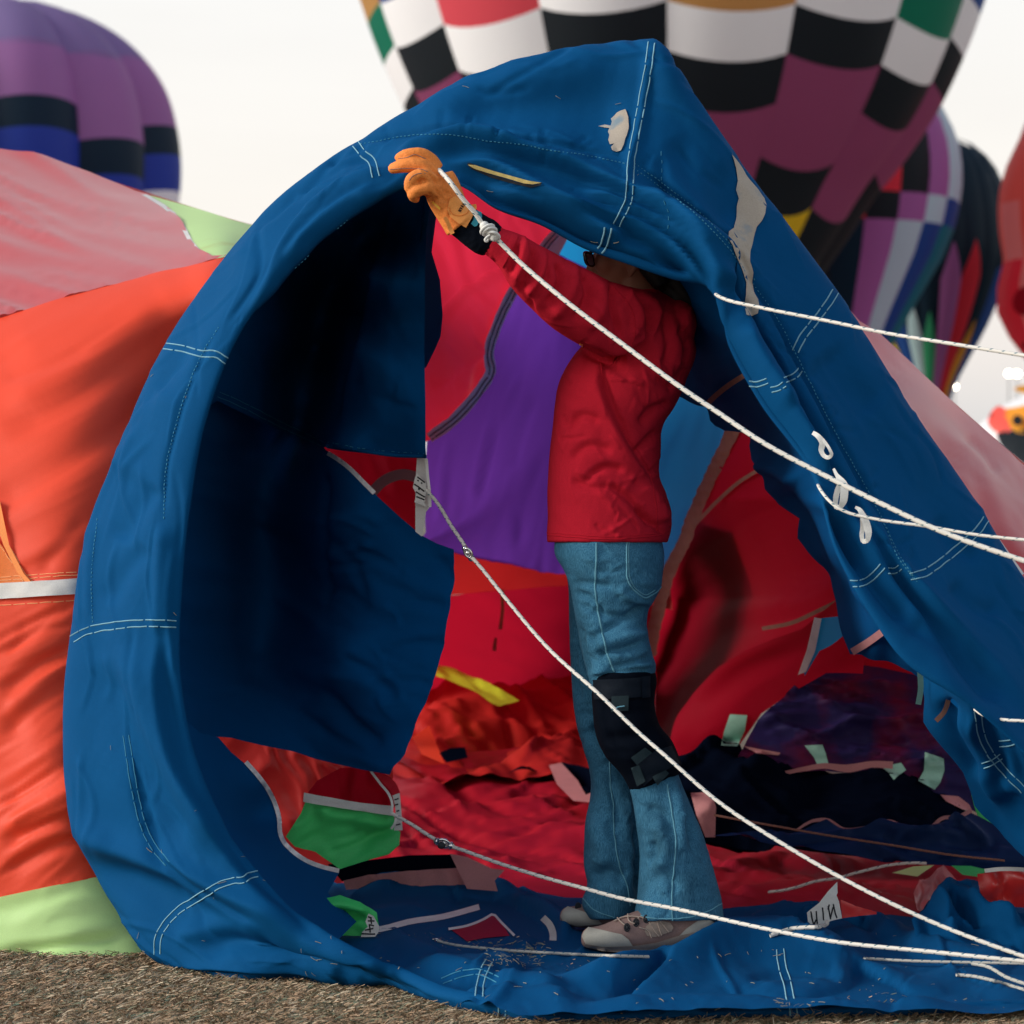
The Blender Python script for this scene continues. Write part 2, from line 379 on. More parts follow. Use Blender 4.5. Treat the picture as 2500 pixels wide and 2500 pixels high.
# ------------------------------------------------------------------ materials
def mat_base(name):
    m = bpy.data.materials.new(name); m.use_nodes = True; t = m.node_tree; t.nodes.clear()
    return m, t, t.nodes.new, t.links.new
def cloth(name, col, trans=0.0, rough=.75, spec=.25, var=.12, vscale=2.5, grain=700, gb=.12, sheen=0, coat=0, tcol=None, mott=None, cz=None):
    m, t, N, Lk = mat_base(name)
    o = N('ShaderNodeOutputMaterial'); p = N('ShaderNodeBsdfPrincipled'); tc = N('ShaderNodeTexCoord')
    a = N('ShaderNodeTexNoise'); a.inputs['Scale'].default_value = vscale; a.inputs['Detail'].default_value = 5; Lk(tc.outputs['Object'], a.inputs['Vector'])
    g = N('ShaderNodeTexNoise'); g.inputs['Scale'].default_value = grain*.6; g.inputs['Detail'].default_value = 2; Lk(tc.outputs['Object'], g.inputs['Vector'])
    ad = N('ShaderNodeMath'); ad.operation = 'MULTIPLY_ADD'; Lk(a.outputs[0], ad.inputs[0]); ad.inputs[1].default_value = var*3; ad.inputs[2].default_value = 1-var*1.5
    ad2 = N('ShaderNodeMath'); ad2.operation = 'MULTIPLY_ADD'; Lk(g.outputs[0], ad2.inputs[0]); ad2.inputs[1].default_value = var*4; ad2.inputs[2].default_value = -var*2
    s = N('ShaderNodeMath'); s.operation = 'ADD'; Lk(ad.outputs[0], s.inputs[0]); Lk(ad2.outputs[0], s.inputs[1])
    v = N('ShaderNodeVectorMath'); v.operation = 'SCALE'; v.inputs[0].default_value = col; Lk(s.outputs[0], v.inputs['Scale'])
    csock = v.outputs[0]
    if mott:
        mn = N('ShaderNodeTexNoise'); mn.inputs['Scale'].default_value = mott[1]; mn.inputs['Detail'].default_value = 6; Lk(tc.outputs['Object'], mn.inputs['Vector'])
        mr = N('ShaderNodeMapRange'); mr.inputs[1].default_value = mott[2]; mr.inputs[2].default_value = mott[3]; Lk(mn.outputs[0], mr.inputs[0])
        mx = N('ShaderNodeMix'); mx.data_type = 'RGBA'; Lk(mr.outputs[0], mx.inputs[0]); Lk(csock, mx.inputs[6]); mx.inputs[7].default_value = (*mott[0], 1); csock = mx.outputs[2]
    Lk(csock, p.inputs['Base Color'])
    p.inputs['Roughness'].default_value = rough; p.inputs['Specular IOR Level'].default_value = spec
    if sheen: p.inputs['Sheen Weight'].default_value = sheen; p.inputs['Sheen Roughness'].default_value = .4
    if coat: p.inputs['Coat Weight'].default_value = coat; p.inputs['Coat Roughness'].default_value = .35
    b = N('ShaderNodeBump'); b.inputs['Strength'].default_value = gb; b.inputs['Distance'].default_value = .002
    g2 = N('ShaderNodeTexNoise'); g2.inputs['Scale'].default_value = grain; g2.inputs['Detail'].default_value = 1; Lk(tc.outputs['Object'], g2.inputs['Vector'])
    g3 = N('ShaderNodeTexNoise'); g3.inputs['Scale'].default_value = 26; g3.inputs['Detail'].default_value = 5; Lk(tc.outputs['Object'], g3.inputs['Vector'])
    am = N('ShaderNodeMath'); am.operation = 'MULTIPLY_ADD'; Lk(g3.outputs[0], am.inputs[0]); am.inputs[1].default_value = 2.5; Lk(g2.outputs[0], am.inputs[2])
    Lk(am.outputs[0], b.inputs['Height']); Lk(b.outputs[0], p.inputs['Normal'])
    if cz:      # fine sharp creases: (scale, depth m, stretch xyz)
        mpc = N('ShaderNodeMapping'); mpc.inputs['Scale'].default_value = cz[2]; mpc.inputs['Rotation'].default_value = (0, .5, 0); Lk(tc.outputs['Object'], mpc.inputs[0])
        rn = N('ShaderNodeTexNoise'); rn.noise_type = 'RIDGED_MULTIFRACTAL'; rn.inputs['Scale'].default_value = cz[0]; rn.inputs['Detail'].default_value = 3; rn.inputs['Roughness'].default_value = .45; rn.inputs['Distortion'].default_value = .35
        Lk(mpc.outputs[0], rn.inputs['Vector'])
        b2 = N('ShaderNodeBump'); b2.inputs['Strength'].default_value = 1; b2.inputs['Distance'].default_value = cz[1]; Lk(rn.outputs[0], b2.inputs['Height']); Lk(b.outputs[0], b2.inputs['Normal']); Lk(b2.outputs[0], p.inputs['Normal'])
    if trans:
        tr = N('ShaderNodeBsdfTranslucent'); ms = N('ShaderNodeMixShader'); ms.inputs[0].default_value = trans
        if tcol: tr.inputs[0].default_value = (*tcol, 1)
        else: Lk(csock, tr.inputs[0])
        Lk(p.outputs[0], ms.inputs[1]); Lk(tr.outputs[0], ms.inputs[2]); Lk(ms.outputs[0], o.inputs[0])
    else: Lk(p.outputs[0], o.inputs[0])
    return m
def plain(name, col, rough=.5, metal=0, spec=.5, emit=0):
    m, t, N, Lk = mat_base(name); o = N('ShaderNodeOutputMaterial'); p = N('ShaderNodeBsdfPrincipled')
    tc = N('ShaderNodeTexCoord'); a = N('ShaderNodeTexNoise'); a.inputs['Scale'].default_value = 90; Lk(tc.outputs['Object'], a.inputs['Vector'])
    mr = N('ShaderNodeMapRange'); mr.inputs[3].default_value = .8; mr.inputs[4].default_value = 1.2; Lk(a.outputs[0], mr.inputs[0])
    v = N('ShaderNodeVectorMath'); v.operation = 'SCALE'; v.inputs[0].default_value = col; Lk(mr.outputs[0], v.inputs['Scale']); Lk(v.outputs[0], p.inputs['Base Color'])
    p.inputs['Roughness'].default_value = rough; p.inputs['Metallic'].default_value = metal; p.inputs['Specular IOR Level'].default_value = spec
    if emit: p.inputs['Emission Color'].default_value = (*col, 1); p.inputs['Emission Strength'].default_value = emit
    Lk(p.outputs[0], o.inputs[0]); return m
def rope_mat(name, col, fleck, period=.028):
    m, t, N, Lk = mat_base(name); o = N('ShaderNodeOutputMaterial'); p = N('ShaderNodeBsdfPrincipled')
    uv = N('ShaderNodeUVMap'); sp = N('ShaderNodeSeparateXYZ'); Lk(uv.outputs[0], sp.inputs[0])
    def M(op, a, b=None, c=None):
        x = N('ShaderNodeMath'); x.operation = op
        for k, q in enumerate((a, b, c)):
            if q is None: continue
            if isinstance(q, (int, float)): x.inputs[k].default_value = q
            else: Lk(q, x.inputs[k])
        return x.outputs[0]
    u, v = sp.outputs[0], sp.outputs[1]
    ph = M('ADD', M('MULTIPLY', v, 1/period), M('MULTIPLY', u, 1.0))
    fr = M('FRACT', ph); f1 = M('LESS_THAN', fr, .16); f2 = M('LESS_THAN', M('FRACT', M('MULTIPLY', u, 3.0)), .5)
    fl = M('MULTIPLY', f1, f2)
    mx = N('ShaderNodeMix'); mx.data_type = 'RGBA'; Lk(fl, mx.inputs[0]); mx.inputs[6].default_value = (*col, 1); mx.inputs[7].default_value = (*fleck, 1)
    Lk(mx.outputs[2], p.inputs['Base Color']); p.inputs['Roughness'].default_value = .8
    s1 = M('SINE', M('MULTIPLY', M('ADD', M('MULTIPLY', v, 1/.007), M('MULTIPLY', u, 3.0)), 6.2832))
    s2 = M('SINE', M('MULTIPLY', M('SUBTRACT', M('MULTIPLY', v, 1/.007), M('MULTIPLY', u, 3.0)), 6.2832))
    b = N('ShaderNodeBump'); b.inputs['Strength'].default_value = .35; b.inputs['Distance'].default_value = .0008
    Lk(M('MULTIPLY', s1, s2), b.inputs['Height']); Lk(b.outputs[0], p.inputs['Normal']); Lk(p.outputs[0], o.inputs[0]); return m

BLUE = (0.001, 0.066, 0.188)
M = {}
M['scoop'] = cloth('blue_nomex', BLUE, rough=.8, spec=.06, var=.10, grain=1100, gb=.3, trans=.015, cz=(6, .0011, (1, 1, .5)))
M['scoop_in'] = cloth('navy_nomex', (0.001, 0.066, 0.205), rough=.85, spec=.03, var=.08, grain=1100, gb=.3, cz=(5, .004, (1, 1, .8)))
M['thread'] = plain('white_thread', (.20, .40, .48), .8, spec=.1)
M['seam_thread'] = plain('blue_thread', (.05, .22, .34), .8, spec=.1)
M['bleach'] = cloth('bleached_cloth', (.42, .36, .29), rough=.85, var=.10, vscale=14, mott=((.20, .26, .30), 22, .56, .72))
M['red'] = cloth('red_nylon', (.70, .04, .035), trans=.3, rough=.38, spec=.5, coat=.8, sheen=.3, var=.06, tcol=(.85, .03, .03), cz=(4, .0018, (.5, 1, 1.4)))
M['orange'] = cloth('orange_red_nylon', (.96, .085, .034), cz=(4.5, .003, (.5, 1, 1.5)), trans=.25, rough=.55, spec=.25, var=.05, tcol=(.95, .10, .04), coat=0)
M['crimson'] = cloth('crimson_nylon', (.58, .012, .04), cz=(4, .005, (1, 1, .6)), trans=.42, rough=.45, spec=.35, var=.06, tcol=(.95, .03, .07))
M['crimson_dark'] = cloth('deep_crimson_nylon', (.22, .003, .014), cz=(4, .004, (1, 1, .7)), trans=.36, rough=.6, spec=.06, var=.07, tcol=(.8, .012, .045))  # reflected colour lowered to put shade into the deep wall fold
M['purple'] = cloth('purple_nylon', (.10, .028, .26), cz=(6, .010, (2.2, 1, .4)), trans=.5, rough=.5, spec=.3, var=.07, tcol=(.17, .045, .42))
M['azure'] = cloth('azure_nylon', (.01, .30, .80), trans=.6, rough=.5, spec=.3, var=.05, tcol=(.03, .55, 1.0))
M['lime'] = cloth('lime_nylon', (.66, .97, .38), trans=.3, rough=.45, spec=.4, var=.05, mott=((.55, .60, .10), 3.0, .62, .8))
M['floor_red'] = cloth('floor_red_nylon', (.42, .016, .012), cz=(9, .006, (.6, 1, 1)), rough=.5, spec=.3, var=.08)
M['floor_crimson'] = cloth('floor_crimson_nylon', (.34, .006, .018), cz=(7, .006, (.5, 1, 1)), rough=.5, spec=.25, var=.08)
M['green'] = cloth('green_nylon', (.07, .72, .19), trans=.35, rough=.5, spec=.35, var=.08)
M['yellow'] = cloth('lime_yellow_nylon', (.62, .75, .04), trans=.3, rough=.5, var=.1)
M['navy'] = cloth('navy_nylon', (.003, .018, .075), trans=.03, rough=.6, spec=.12, var=.12)
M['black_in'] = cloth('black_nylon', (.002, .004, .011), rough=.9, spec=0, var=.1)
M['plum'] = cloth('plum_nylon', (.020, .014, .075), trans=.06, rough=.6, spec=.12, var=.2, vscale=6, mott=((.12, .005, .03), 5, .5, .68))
M['tape'] = cloth('white_tape', (.62, .60, .56), rough=.8, var=.10, vscale=20)
M['tape_grey'] = cloth('grey_tape', (.72, .70, .70), rough=.8, var=.12, vscale=20)
M['tape_brown'] = cloth('brown_tape', (.20, .10, .075), trans=.25, rough=.8, var=.15, vscale=25)
M['tape_pink'] = cloth('pink_tape', (.55, .24, .24), trans=.1, rough=.8, var=.12, vscale=14)
M['tape_mint'] = cloth('mint_tape', (.26, .50, .40), rough=.8, var=.12, vscale=14)
M['white_web'] = cloth('white_webbing', (.72, .71, .66), rough=.85, var=.05, grain=500, gb=.4)
M['ink'] = plain('black_ink', (.012, .014, .018), .7)
M['rope'] = rope_mat('white_rope', (.74, .70, .62), (.03, .14, .18))
M['rope_dirty'] = rope_mat('grey_rope', (.46, .44, .39), (.03, .14, .18), .022)
M['rope_red'] = rope_mat('rust_rope', (.28, .12, .08), (.06, .06, .07), .02)
M['steel'] = plain('steel', (.75, .74, .71), .22, 1)
M['skin'] = cloth('skin', (.36, .15, .09), rough=.5, spec=.4, var=.05, grain=900, gb=.06)
M['hair'] = cloth('black_hair', (.010, .007, .006), rough=.5, spec=.3, var=.2, vscale=60)
M['shirt'] = cloth('red_cotton', (.52, .015, .032), rough=.95, spec=.06, var=.10, grain=700, gb=.5, cz=(13, .0016, (1, 1, 1)))
M['leather'] = cloth('tan_leather', (.82, .25, .050), rough=.7, spec=.25, var=.14, vscale=28, grain=420, gb=.5, cz=(38, .0022, (1, 1, 1)))
M['leather_lt'] = cloth('pale_leather', (.92, .36, .09), rough=.7, spec=.25, var=.08, vscale=30)
M['knit'] = cloth('black_knit', (.003, .005, .010), rough=.95, spec=.08, var=.15)
M['teal'] = cloth('teal_patch', (.03, .24, .30), rough=.8, var=.12, vscale=40)
M['rubber'] = cloth('black_neoprene', (.002, .004, .009), rough=.85, spec=.06, var=.15, gb=.2)
M['strap'] = cloth('black_strap', (.005, .010, .018), rough=.7, spec=.15, var=.12, gb=.35)
M['buckle'] = cloth('grey_green_velcro', (.016, .032, .038), rough=.7, spec=.2, var=.2)
M['shoe'] = cloth('taupe_suede', (.26, .17, .15), rough=.9, spec=.15, var=.12, vscale=40)
M['shoe_lt'] = cloth('grey_rubber', (.42, .40, .34), rough=.75, spec=.25, var=.08, vscale=40)
M['sole'] = cloth('tan_sole', (.33, .26, .21), rough=.85, var=.12, vscale=30)
M['lace'] = plain('tan_lace', (.40, .31, .25), .85)
M['glasses'] = plain('black_plastic', (.01, .01, .012), .2)
M['straw'] = plain('dry_straw', (.30, .27, .19), .9, spec=.1)

def denim():
    m, t, N, Lk = mat_base('blue_denim'); o = N('ShaderNodeOutputMaterial'); p = N('ShaderNodeBsdfPrincipled'); tc = N('ShaderNodeTexCoord')
    mp = N('ShaderNodeMapping'); mp.inputs['Scale'].default_value = (900, 900, 60); Lk(tc.outputs['Object'], mp.inputs[0])
    a = N('ShaderNodeTexNoise'); a.inputs['Scale'].default_value = 1; a.inputs['Detail'].default_value = 2; Lk(mp.outputs[0], a.inputs['Vector'])
    b = N('ShaderNodeTexNoise'); b.inputs['Scale'].default_value = 7; b.inputs['Detail'].default_value = 4; Lk(tc.outputs['Object'], b.inputs['Vector'])
    mr = N('ShaderNodeMapRange'); mr.inputs[1].default_value = .3; mr.inputs[2].default_value = .72; Lk(a.outputs[0], mr.inputs[0])
    mx = N('ShaderNodeMix'); mx.data_type = 'RGBA'; Lk(mr.outputs[0], mx.inputs[0]); mx.inputs[6].default_value = (.010, .078, .15, 1); mx.inputs[7].default_value = (.080, .25, .37, 1)
    mr2 = N('ShaderNodeMapRange'); mr2.inputs[1].default_value = .3; mr2.inputs[2].default_value = .7; mr2.inputs[3].default_value = .72; mr2.inputs[4].default_value = 1.3; Lk(b.outputs[0], mr2.inputs[0])
    v = N('ShaderNodeVectorMath'); v.operation = 'SCALE'; Lk(mx.outputs[2], v.inputs[0]); Lk(mr2.outputs[0], v.inputs['Scale']); Lk(v.outputs[0], p.inputs['Base Color'])
    p.inputs['Roughness'].default_value = .9; p.inputs['Specular IOR Level'].default_value = .15
    bp = N('ShaderNodeBump'); bp.inputs['Strength'].default_value = .3; bp.inputs['Distance'].default_value = .001; Lk(a.outputs[0], bp.inputs['Height']); Lk(bp.outputs[0], p.inputs['Normal'])
    Lk(p.outputs[0], o.inputs[0]); return m
M['denim'] = denim()
M['denim_seam'] = plain('denim_seam', (.12, .33, .42), .85)
def ground_mat():
    m, t, N, Lk = mat_base('dry_turf'); o = N('ShaderNodeOutputMaterial'); p = N('ShaderNodeBsdfPrincipled'); tc = N('ShaderNodeTexCoord')
    a = N('ShaderNodeTexNoise'); a.inputs['Scale'].default_value = 3; a.inputs['Detail'].default_value = 8; Lk(tc.outputs['Object'], a.inputs['Vector'])
    r = N('ShaderNodeValToRGB'); Lk(a.outputs[0], r.inputs[0]); r.color_ramp.elements[0].position = .35; r.color_ramp.elements[0].color = (.10, .078, .055, 1)
    r.color_ramp.elements[1].position = .65; r.color_ramp.elements[1].color = (.20, .16, .11, 1); Lk(r.outputs[0], p.inputs['Base Color']); p.inputs['Roughness'].default_value = .95
    Lk(p.outputs[0], o.inputs[0]); return m
M['turf'] = ground_mat()
def blade_mat():
    m, t, N, Lk = mat_base('dry_grass'); o = N('ShaderNodeOutputMaterial'); p = N('ShaderNodeBsdfPrincipled')
    at = N('ShaderNodeUVMap'); sp = N('ShaderNodeSeparateXYZ'); Lk(at.outputs[0], sp.inputs[0])
    r = N('ShaderNodeValToRGB'); Lk(sp.outputs[0], r.inputs[0]); el = r.color_ramp.elements
    el[0].position = 0; el[0].color = (.40, .26, .16, 1); el[1].position = 1; el[1].color = (.58, .49, .35, 1)
    for ps, c in ((.3, (.44, .30, .19, 1)), (.55, (.24, .18, .11, 1)), (.7, (.22, .22, .14, 1)), (.8, (.07, .12, .09, 1)), (.88, (.50, .38, .25, 1))):
        x = el.new(ps); x.color = c
    Lk(r.outputs[0], p.inputs['Base Color']); p.inputs['Roughness'].default_value = .8; p.inputs['Specular IOR Level'].default_value = .2
    Lk(p.outputs[0], o.inputs[0]); return m
M['blade'] = blade_mat()

# ------------------------------------------------------------------ ground
mk('ground', [(-1500, -300, 0), (1500, -300, 0), (1500, 3000, 0), (-1500, 3000, 0)], [(0, 1, 2, 3)], M['turf'], smooth=False)['kind'] = 'structure'
def blades(n, xr, yr, seed):
    g = np.random.default_rng(seed); x = g.uniform(*xr, n); y = g.uniform(*yr, n); a = g.uniform(0, 6.283, n); L = g.uniform(.012, .062, n)*g.uniform(.5, 1, n)
    w = g.uniform(.0005, .0012, n); lean = g.uniform(.45, 1.05, n); col = g.uniform(0, 1, n)
    cl = n2(x*4, y*4, 3); col = np.clip(col+cl*.25, 0, .999); z0 = g.uniform(0, .012, n)
    d = np.stack([np.cos(a), np.sin(a)], 1); pr = np.stack([-d[:, 1], d[:, 0]], 1)
    ptsl = []
    for t, ww in ((0, 1), (.5, .9), (1, .25)):
        cx = x+d[:, 0]*L*t*lean; cy = y+d[:, 1]*L*t*lean; cz = z0+L*t*(1-lean*.75)*(1-.45*t)+.001
        for s in (-1, 1): ptsl.append(np.stack([cx+pr[:, 0]*w*ww*s, cy+pr[:, 1]*w*ww*s, cz+w*s*.8], 1))
    V = np.stack(ptsl, 1).reshape(-1, 3); k = np.arange(n)[:, None]*6
    Fc = np.concatenate([k+np.array([[0, 1, 3, 2]]), k+np.array([[2, 3, 5, 4]])], 0)
    uv = np.repeat(np.stack([col, col], 1), 6, 0); return V, Fc, uv
V, Fc, uv = blades(125000, (-1.35, .35), (4.9, 6.15), 1)
V2, F2, uv2 = blades(36000, (.3, 1.6), (4.9, 5.5), 2)
mk('grass', np.vstack([V, V2]), np.vstack([Fc, F2+len(V)]), M['blade'], smooth=False, uv=np.vstack([uv, uv2]))
tag(bpy.data.objects['grass'], 'short dry trampled grass in front of the fabric', 'grass', kind='stuff')

# ------------------------------------------------------------------ background balloons
def bmat(name, col, tr=.5): 
    if name not in M: M[name] = cloth(name, tuple(min(.97, c*1.12) for c in col), trans=tr, rough=.55, spec=.3, var=.03, vscale=.4, grain=60, gb=.02)
    return M[name]
BC = {'black': srgb(28, 36, 42), 'white': srgb(246, 250, 249), 'plum': srgb(150, 74, 114), 'red': srgb(236, 84, 96), 'tan': srgb(206, 156, 90), 'green': srgb(16, 126, 96),
      'blue': srgb(40, 84, 156), 'yellow': srgb(226, 196, 40), 'violet': srgb(184, 112, 176), 'sky': srgb(205, 242, 246), 'teal': srgb(28, 132, 142), 'lav': srgb(142, 126, 172),
      'mauve': srgb(168, 120, 172), 'dark': srgb(16, 44, 60), 'royal': srgb(44, 72, 168), 'orange': srgb(255, 168, 60), 'scarlet': srgb(236, 52, 70), 'jade': srgb(70, 190, 130), 'salmon': srgb(238, 104, 92), 'rose': srgb(236, 140, 136), 'maroon': srgb(170, 20, 44)}
def bm_(c): return bmat('balloon_'+c, BC[c], .22 if c == 'white' else .5)
class Balloon:
    def __init__(s, name, label, cx, Y, prof, ngore, phase, bulge=.03, group='inflated balloons behind the scoop'):
        s.cx, s.Y, s.ng, s.ph, s.bulge = cx, Y, ngore, phase, bulge
        pr = np.asarray(prof, float); s.yy = np.linspace(pr[0, 0], pr[-1, 0], 200); s.rr = cr(pr, 400)
        s.X0 = (cx-1250)*Y/F
        s.root = thing(name, (s.X0, Y, max(0, s.z(pr[-1, 0]))), label, 'hot air balloon', group)
    def z(s, py): return CZ-(py-1250)*s.Y/F
    def rad(s, py): return np.interp(py, s.rr[:, 0], s.rr[:, 1])*s.Y/F
    def axis_py(s, py, phi):       # picture height of a row at azimuth phi -> height on the axis
        a = py
        for _ in range(8):
            d = s.Y-s.rad(a)*math.cos(phi); z = CZ-(py-1250)*d/F; a = 1250-(z-CZ)*F/s.Y
        return a
    def patch(s, g, top, bot, col, name='panel', nu=9, nv=10, u0=0, u1=1, push=0.0, label=None):
        """one cloth panel of gore g between two heights (axis pixels); top / bot may be functions of u"""
        u = np.linspace(u0, u1, nu)[:, None]; v = np.linspace(0, 1, nv)[None]
        tp = np.array([top(x) if callable(top) else top for x in u[:, 0]])[:, None]; bt = np.array([bot(x) if callable(bot) else bot for x in u[:, 0]])[:, None]
        py = tp+(bt-tp)*v; w = 2*math.pi/s.ng
        phi = s.ph+(g+u)*w+0*v; r = s.rad(py)*(1+s.bulge*(4*u*(1-u))-s.bulge*.5)+push
        P = np.stack([s.X0+r*np.sin(phi), s.Y-r*np.cos(phi), s.z(py)+0*u], -1).reshape(-1, 3)
        o = mk(name, P, grid_faces(nu, nv), bm_(col), s.root)
        if label: o['label'] = label
        return o
    def rear(s, gs, top, bot, col):
        G_ = Geo()
        for g in gs:
            u = np.linspace(0, 1, 5)[:, None]; py = np.linspace(top, bot, 24)[None]+0*u; phi = s.ph+(g+u)*2*math.pi/s.ng+0*py
            r = s.rad(py); G_.add(np.stack([s.X0+r*np.sin(phi), s.Y-r*np.cos(phi), s.z(py)+0*u], -1).reshape(-1, 3), grid_faces(5, 24))
        G_.out('rear_fabric', bm_(col), s.root)

# the big chequered balloon
B1 = Balloon('chequered_balloon', 'large inflated balloon in black, white and plum checks rising right behind the scoop', 1640, 62,
             [(-1100, 60), (-1040, 330), (-900, 580), (-650, 790), (-400, 850), (-150, 805), (0, 749), (100, 715), (200, 674), (269, 641), (393, 562), (497, 481), (585, 424), (700, 345), (900, 215), (1100, 130), (1180, 110)], 15, R(-4.5), .035)
sph = R(44.5); rowb = [B1.axis_py(y-46, sph) for y in (-29-117*4, -29-117*3, -29-117*2, -29-117, -29, 88, 204, 321, 445, 554, 670, 800)]
evn = ['white', 'red', 'white', 'blue', 'white', 'black', 'plum', 'plum', 'black', 'yellow', 'black', 'black']
xc = {0: 'tan', 1: 'blue', 2: 'green', 3: 'green', -1: 'blue', -2: 'red', -3: 'blue', -4: 'green'}
def sag(a): return lambda u: a+26*4*u*(1-u)
for g in range(-5, 5):
    ev = (g % 2 == 1)            # gores whose white check sits one row higher
    seq = list(evn) if ev else ['red', 'white', 'blue', 'tan', 'X', 'white', 'black', 'plum', 'plum', 'black', 'yellow', 'black']
    k = 0
    if g == 3: seq[9] = seq[10] = 'black'
    
    while k < len(rowb)-1:
        j = k
        while j+1 < len(rowb)-1 and seq[j+1] == seq[k] and seq[k] == 'plum': j += 1
        c = xc.get(g, 'red') if seq[k] == 'X' else seq[k]
        B1.patch(g, sag(rowb[k]), sag(rowb[j+1]), c); k = j+1
    B1.patch(g, -1100, sag(rowb[0]), 'white'); B1.patch(g, sag(rowb[-1]), 1180, 'black')
B1.rear(range(5, 10), -1100, 1180, 'plum')

# purple balloon, left
B2 = Balloon('purple_balloon', 'purple balloon with black and blue bands at the upper left', -30, 100,
             [(5, 20), (14, 120), (50, 240), (120, 345), (220, 420), (330, 452), (430, 460), (520, 452), (700, 400), (900, 290), (1050, 180), (1180, 90)], 13, R(12.3), .10)
def bow(a): return lambda u: a-18*(4*u*(1-u))*.6
for g in range(-4, 3):
    sh = {0: 0, 1: 118, 2: 60}.get(g, 60*(g % 2))
    hh = lambda y, f: B2.axis_py(y, R(12.3+27.7*(g+.5)))
    t1, t2, t3, t4 = [hh(y+sh*.85, 0) for y in (105, 245, 322, 430)]
    if g == 2: t1, t2, t3, t4 = [hh(y, 0) for y in (150, 322, 392, 480)]
    if g == 1: t1, t2, t3, t4 = [hh(y, 0) for y in (140, 352, 440, 520)]
    B2.patch(g, 5, t1, 'lav'); B2.patch(g, bow(t1), bow(t2), 'mauve'); B2.patch(g, bow(t2), bow(t3), 'dark'); B2.patch(g, bow(t3), bow(t4), 'royal')
    B2.patch(g, bow(t4), t4+90, 'white' if g > 0 else 'royal'); B2.patch(g, t4+90, 1180, 'scarlet')
B2.rear(range(3, 9), 5, 1180, 'mauve')

# violet / pale blue chequered balloon
B3 = Balloon('violet_balloon', 'violet and pale blue checked balloon between the big chequered one and the dark one', 2030, 70,
             [(90, 30), (110, 110), (160, 190), (264, 262), (352, 302), (440, 312), (533, 300), (595, 282), (668, 246), (725, 212), (820, 160), (900, 118), (1000, 85), (1180, 60)], 22, R(-8), .02)
ra, rb = B3.axis_py(478, R(50)), B3.axis_py(545, R(50))
A_ = ['scarlet', 'black', 'violet', 'scarlet', 'black', 'violet', 'sky']
seqA = {0: 'black', 1: 'scarlet', 2: 'black', 3: 'violet', 4: 'sky', 5: 'sky'}; 
for g in range(-6, 7):
    a = seqA.get(g, ['black', 'violet', 'sky'][g % 3]); 
    b = {0: 'scarlet', 1: 'black', 2: 'violet', 3: 'sky', 4: 'blue', 5: 'blue'}.get(g, ['scarlet', 'black', 'violet'][g % 3])
    c = {-1: 'black', 0: 'dark', 1: 'violet', 2: 'sky', 3: 'blue', 4: 'teal', 5: 'teal'}.get(g, ['black', 'violet', 'sky'][g % 3])
    B3.patch(g, 90, ra, a, nu=6); B3.patch(g, ra, rb, b, nu=6); B3.patch(g, rb, 1180, c, nu=6)
B3.rear(range(7, 16), 90, 1180, 'violet')

# dark balloon with flame shaped panels
B4 = Balloon('dark_balloon', 'near black balloon with red, violet and orange flame stripes towards its mouth', 2268, 78,
             [(322, 20), (330, 60), (357, 105), (400, 150), (480, 184), (560, 198), (640, 197), (725, 170), (800, 138), (880, 95), (950, 60), (1040, 40), (1180, 30)], 22, R(-17), .02)
fl = {-3: ('yellow', 797), -4: ('orange', 830), -2: ('blue', 700), -1: ('sky', 728), 0: ('jade', 758), 1: ('violet', 588), 2: ('scarlet', 582), 3: ('orange', 778), 4: ('blue', 640), 5: ('blue', 600)}
for g in range(-6, 7):
    c1, tp = fl.get(g, ('blue', 760)); tip = B4.axis_py(tp, R(-17+16.36*(g+.5)))
    edge = (lambda tip, hgt: (lambda u: tip+hgt*(2*abs(u-.5))**1.1))(tip, 90 if c1 != 'blue' else 20)
    B4.patch(g, 322, edge, 'dark', nu=13); B4.patch(g, edge, 1180, c1, nu=13, nv=14)
B4.rear(range(7, 16), 322, 1180, 'dark')

# salmon balloon at the right edge
B5 = Balloon('salmon_balloon', 'salmon red balloon with dark red ovals cut by the right edge', 2640, 70,
             [(200, 30), (230, 90), (290, 130), (340, 150), (400, 178), (480, 197), (560, 196), (640, 186), (740, 205), (790, 190), (864, 140), (960, 80), (1040, 50), (1180, 40)], 12, R(-90), .02)
for g in range(-2, 6):
    B5.patch(g, 200, 500, 'salmon'); B5.patch(g, 500, 640, 'rose' if g % 2 == 0 else 'salmon'); B5.patch(g, 640, 1180, 'rose' if g == 1 else 'scarlet')
for (dx, py, rx, ry) in ((-158, 745, 30, 36), (-120, 845, 34, 16)):
    a = np.linspace(0, 2*np.pi, 20, endpoint=False); r_ = B5.rad(py); cx_ = (2640+dx-1250)
    pts = []
    for t in a:
        px = 2640+dx+rx*math.cos(t); yy = py+ry*math.sin(t); rr_ = B5.rad(yy)*1.02; xx = (px-1250)*B5.Y/F-B5.X0
        dd = math.sqrt(max(rr_*rr_-xx*xx, .04)); pts.append((B5.X0+xx, B5.Y-dd-.12, B5.z(yy)))
    mk('oval_patch', pts, [list(range(20))], bm_('maroon'), B5.root)

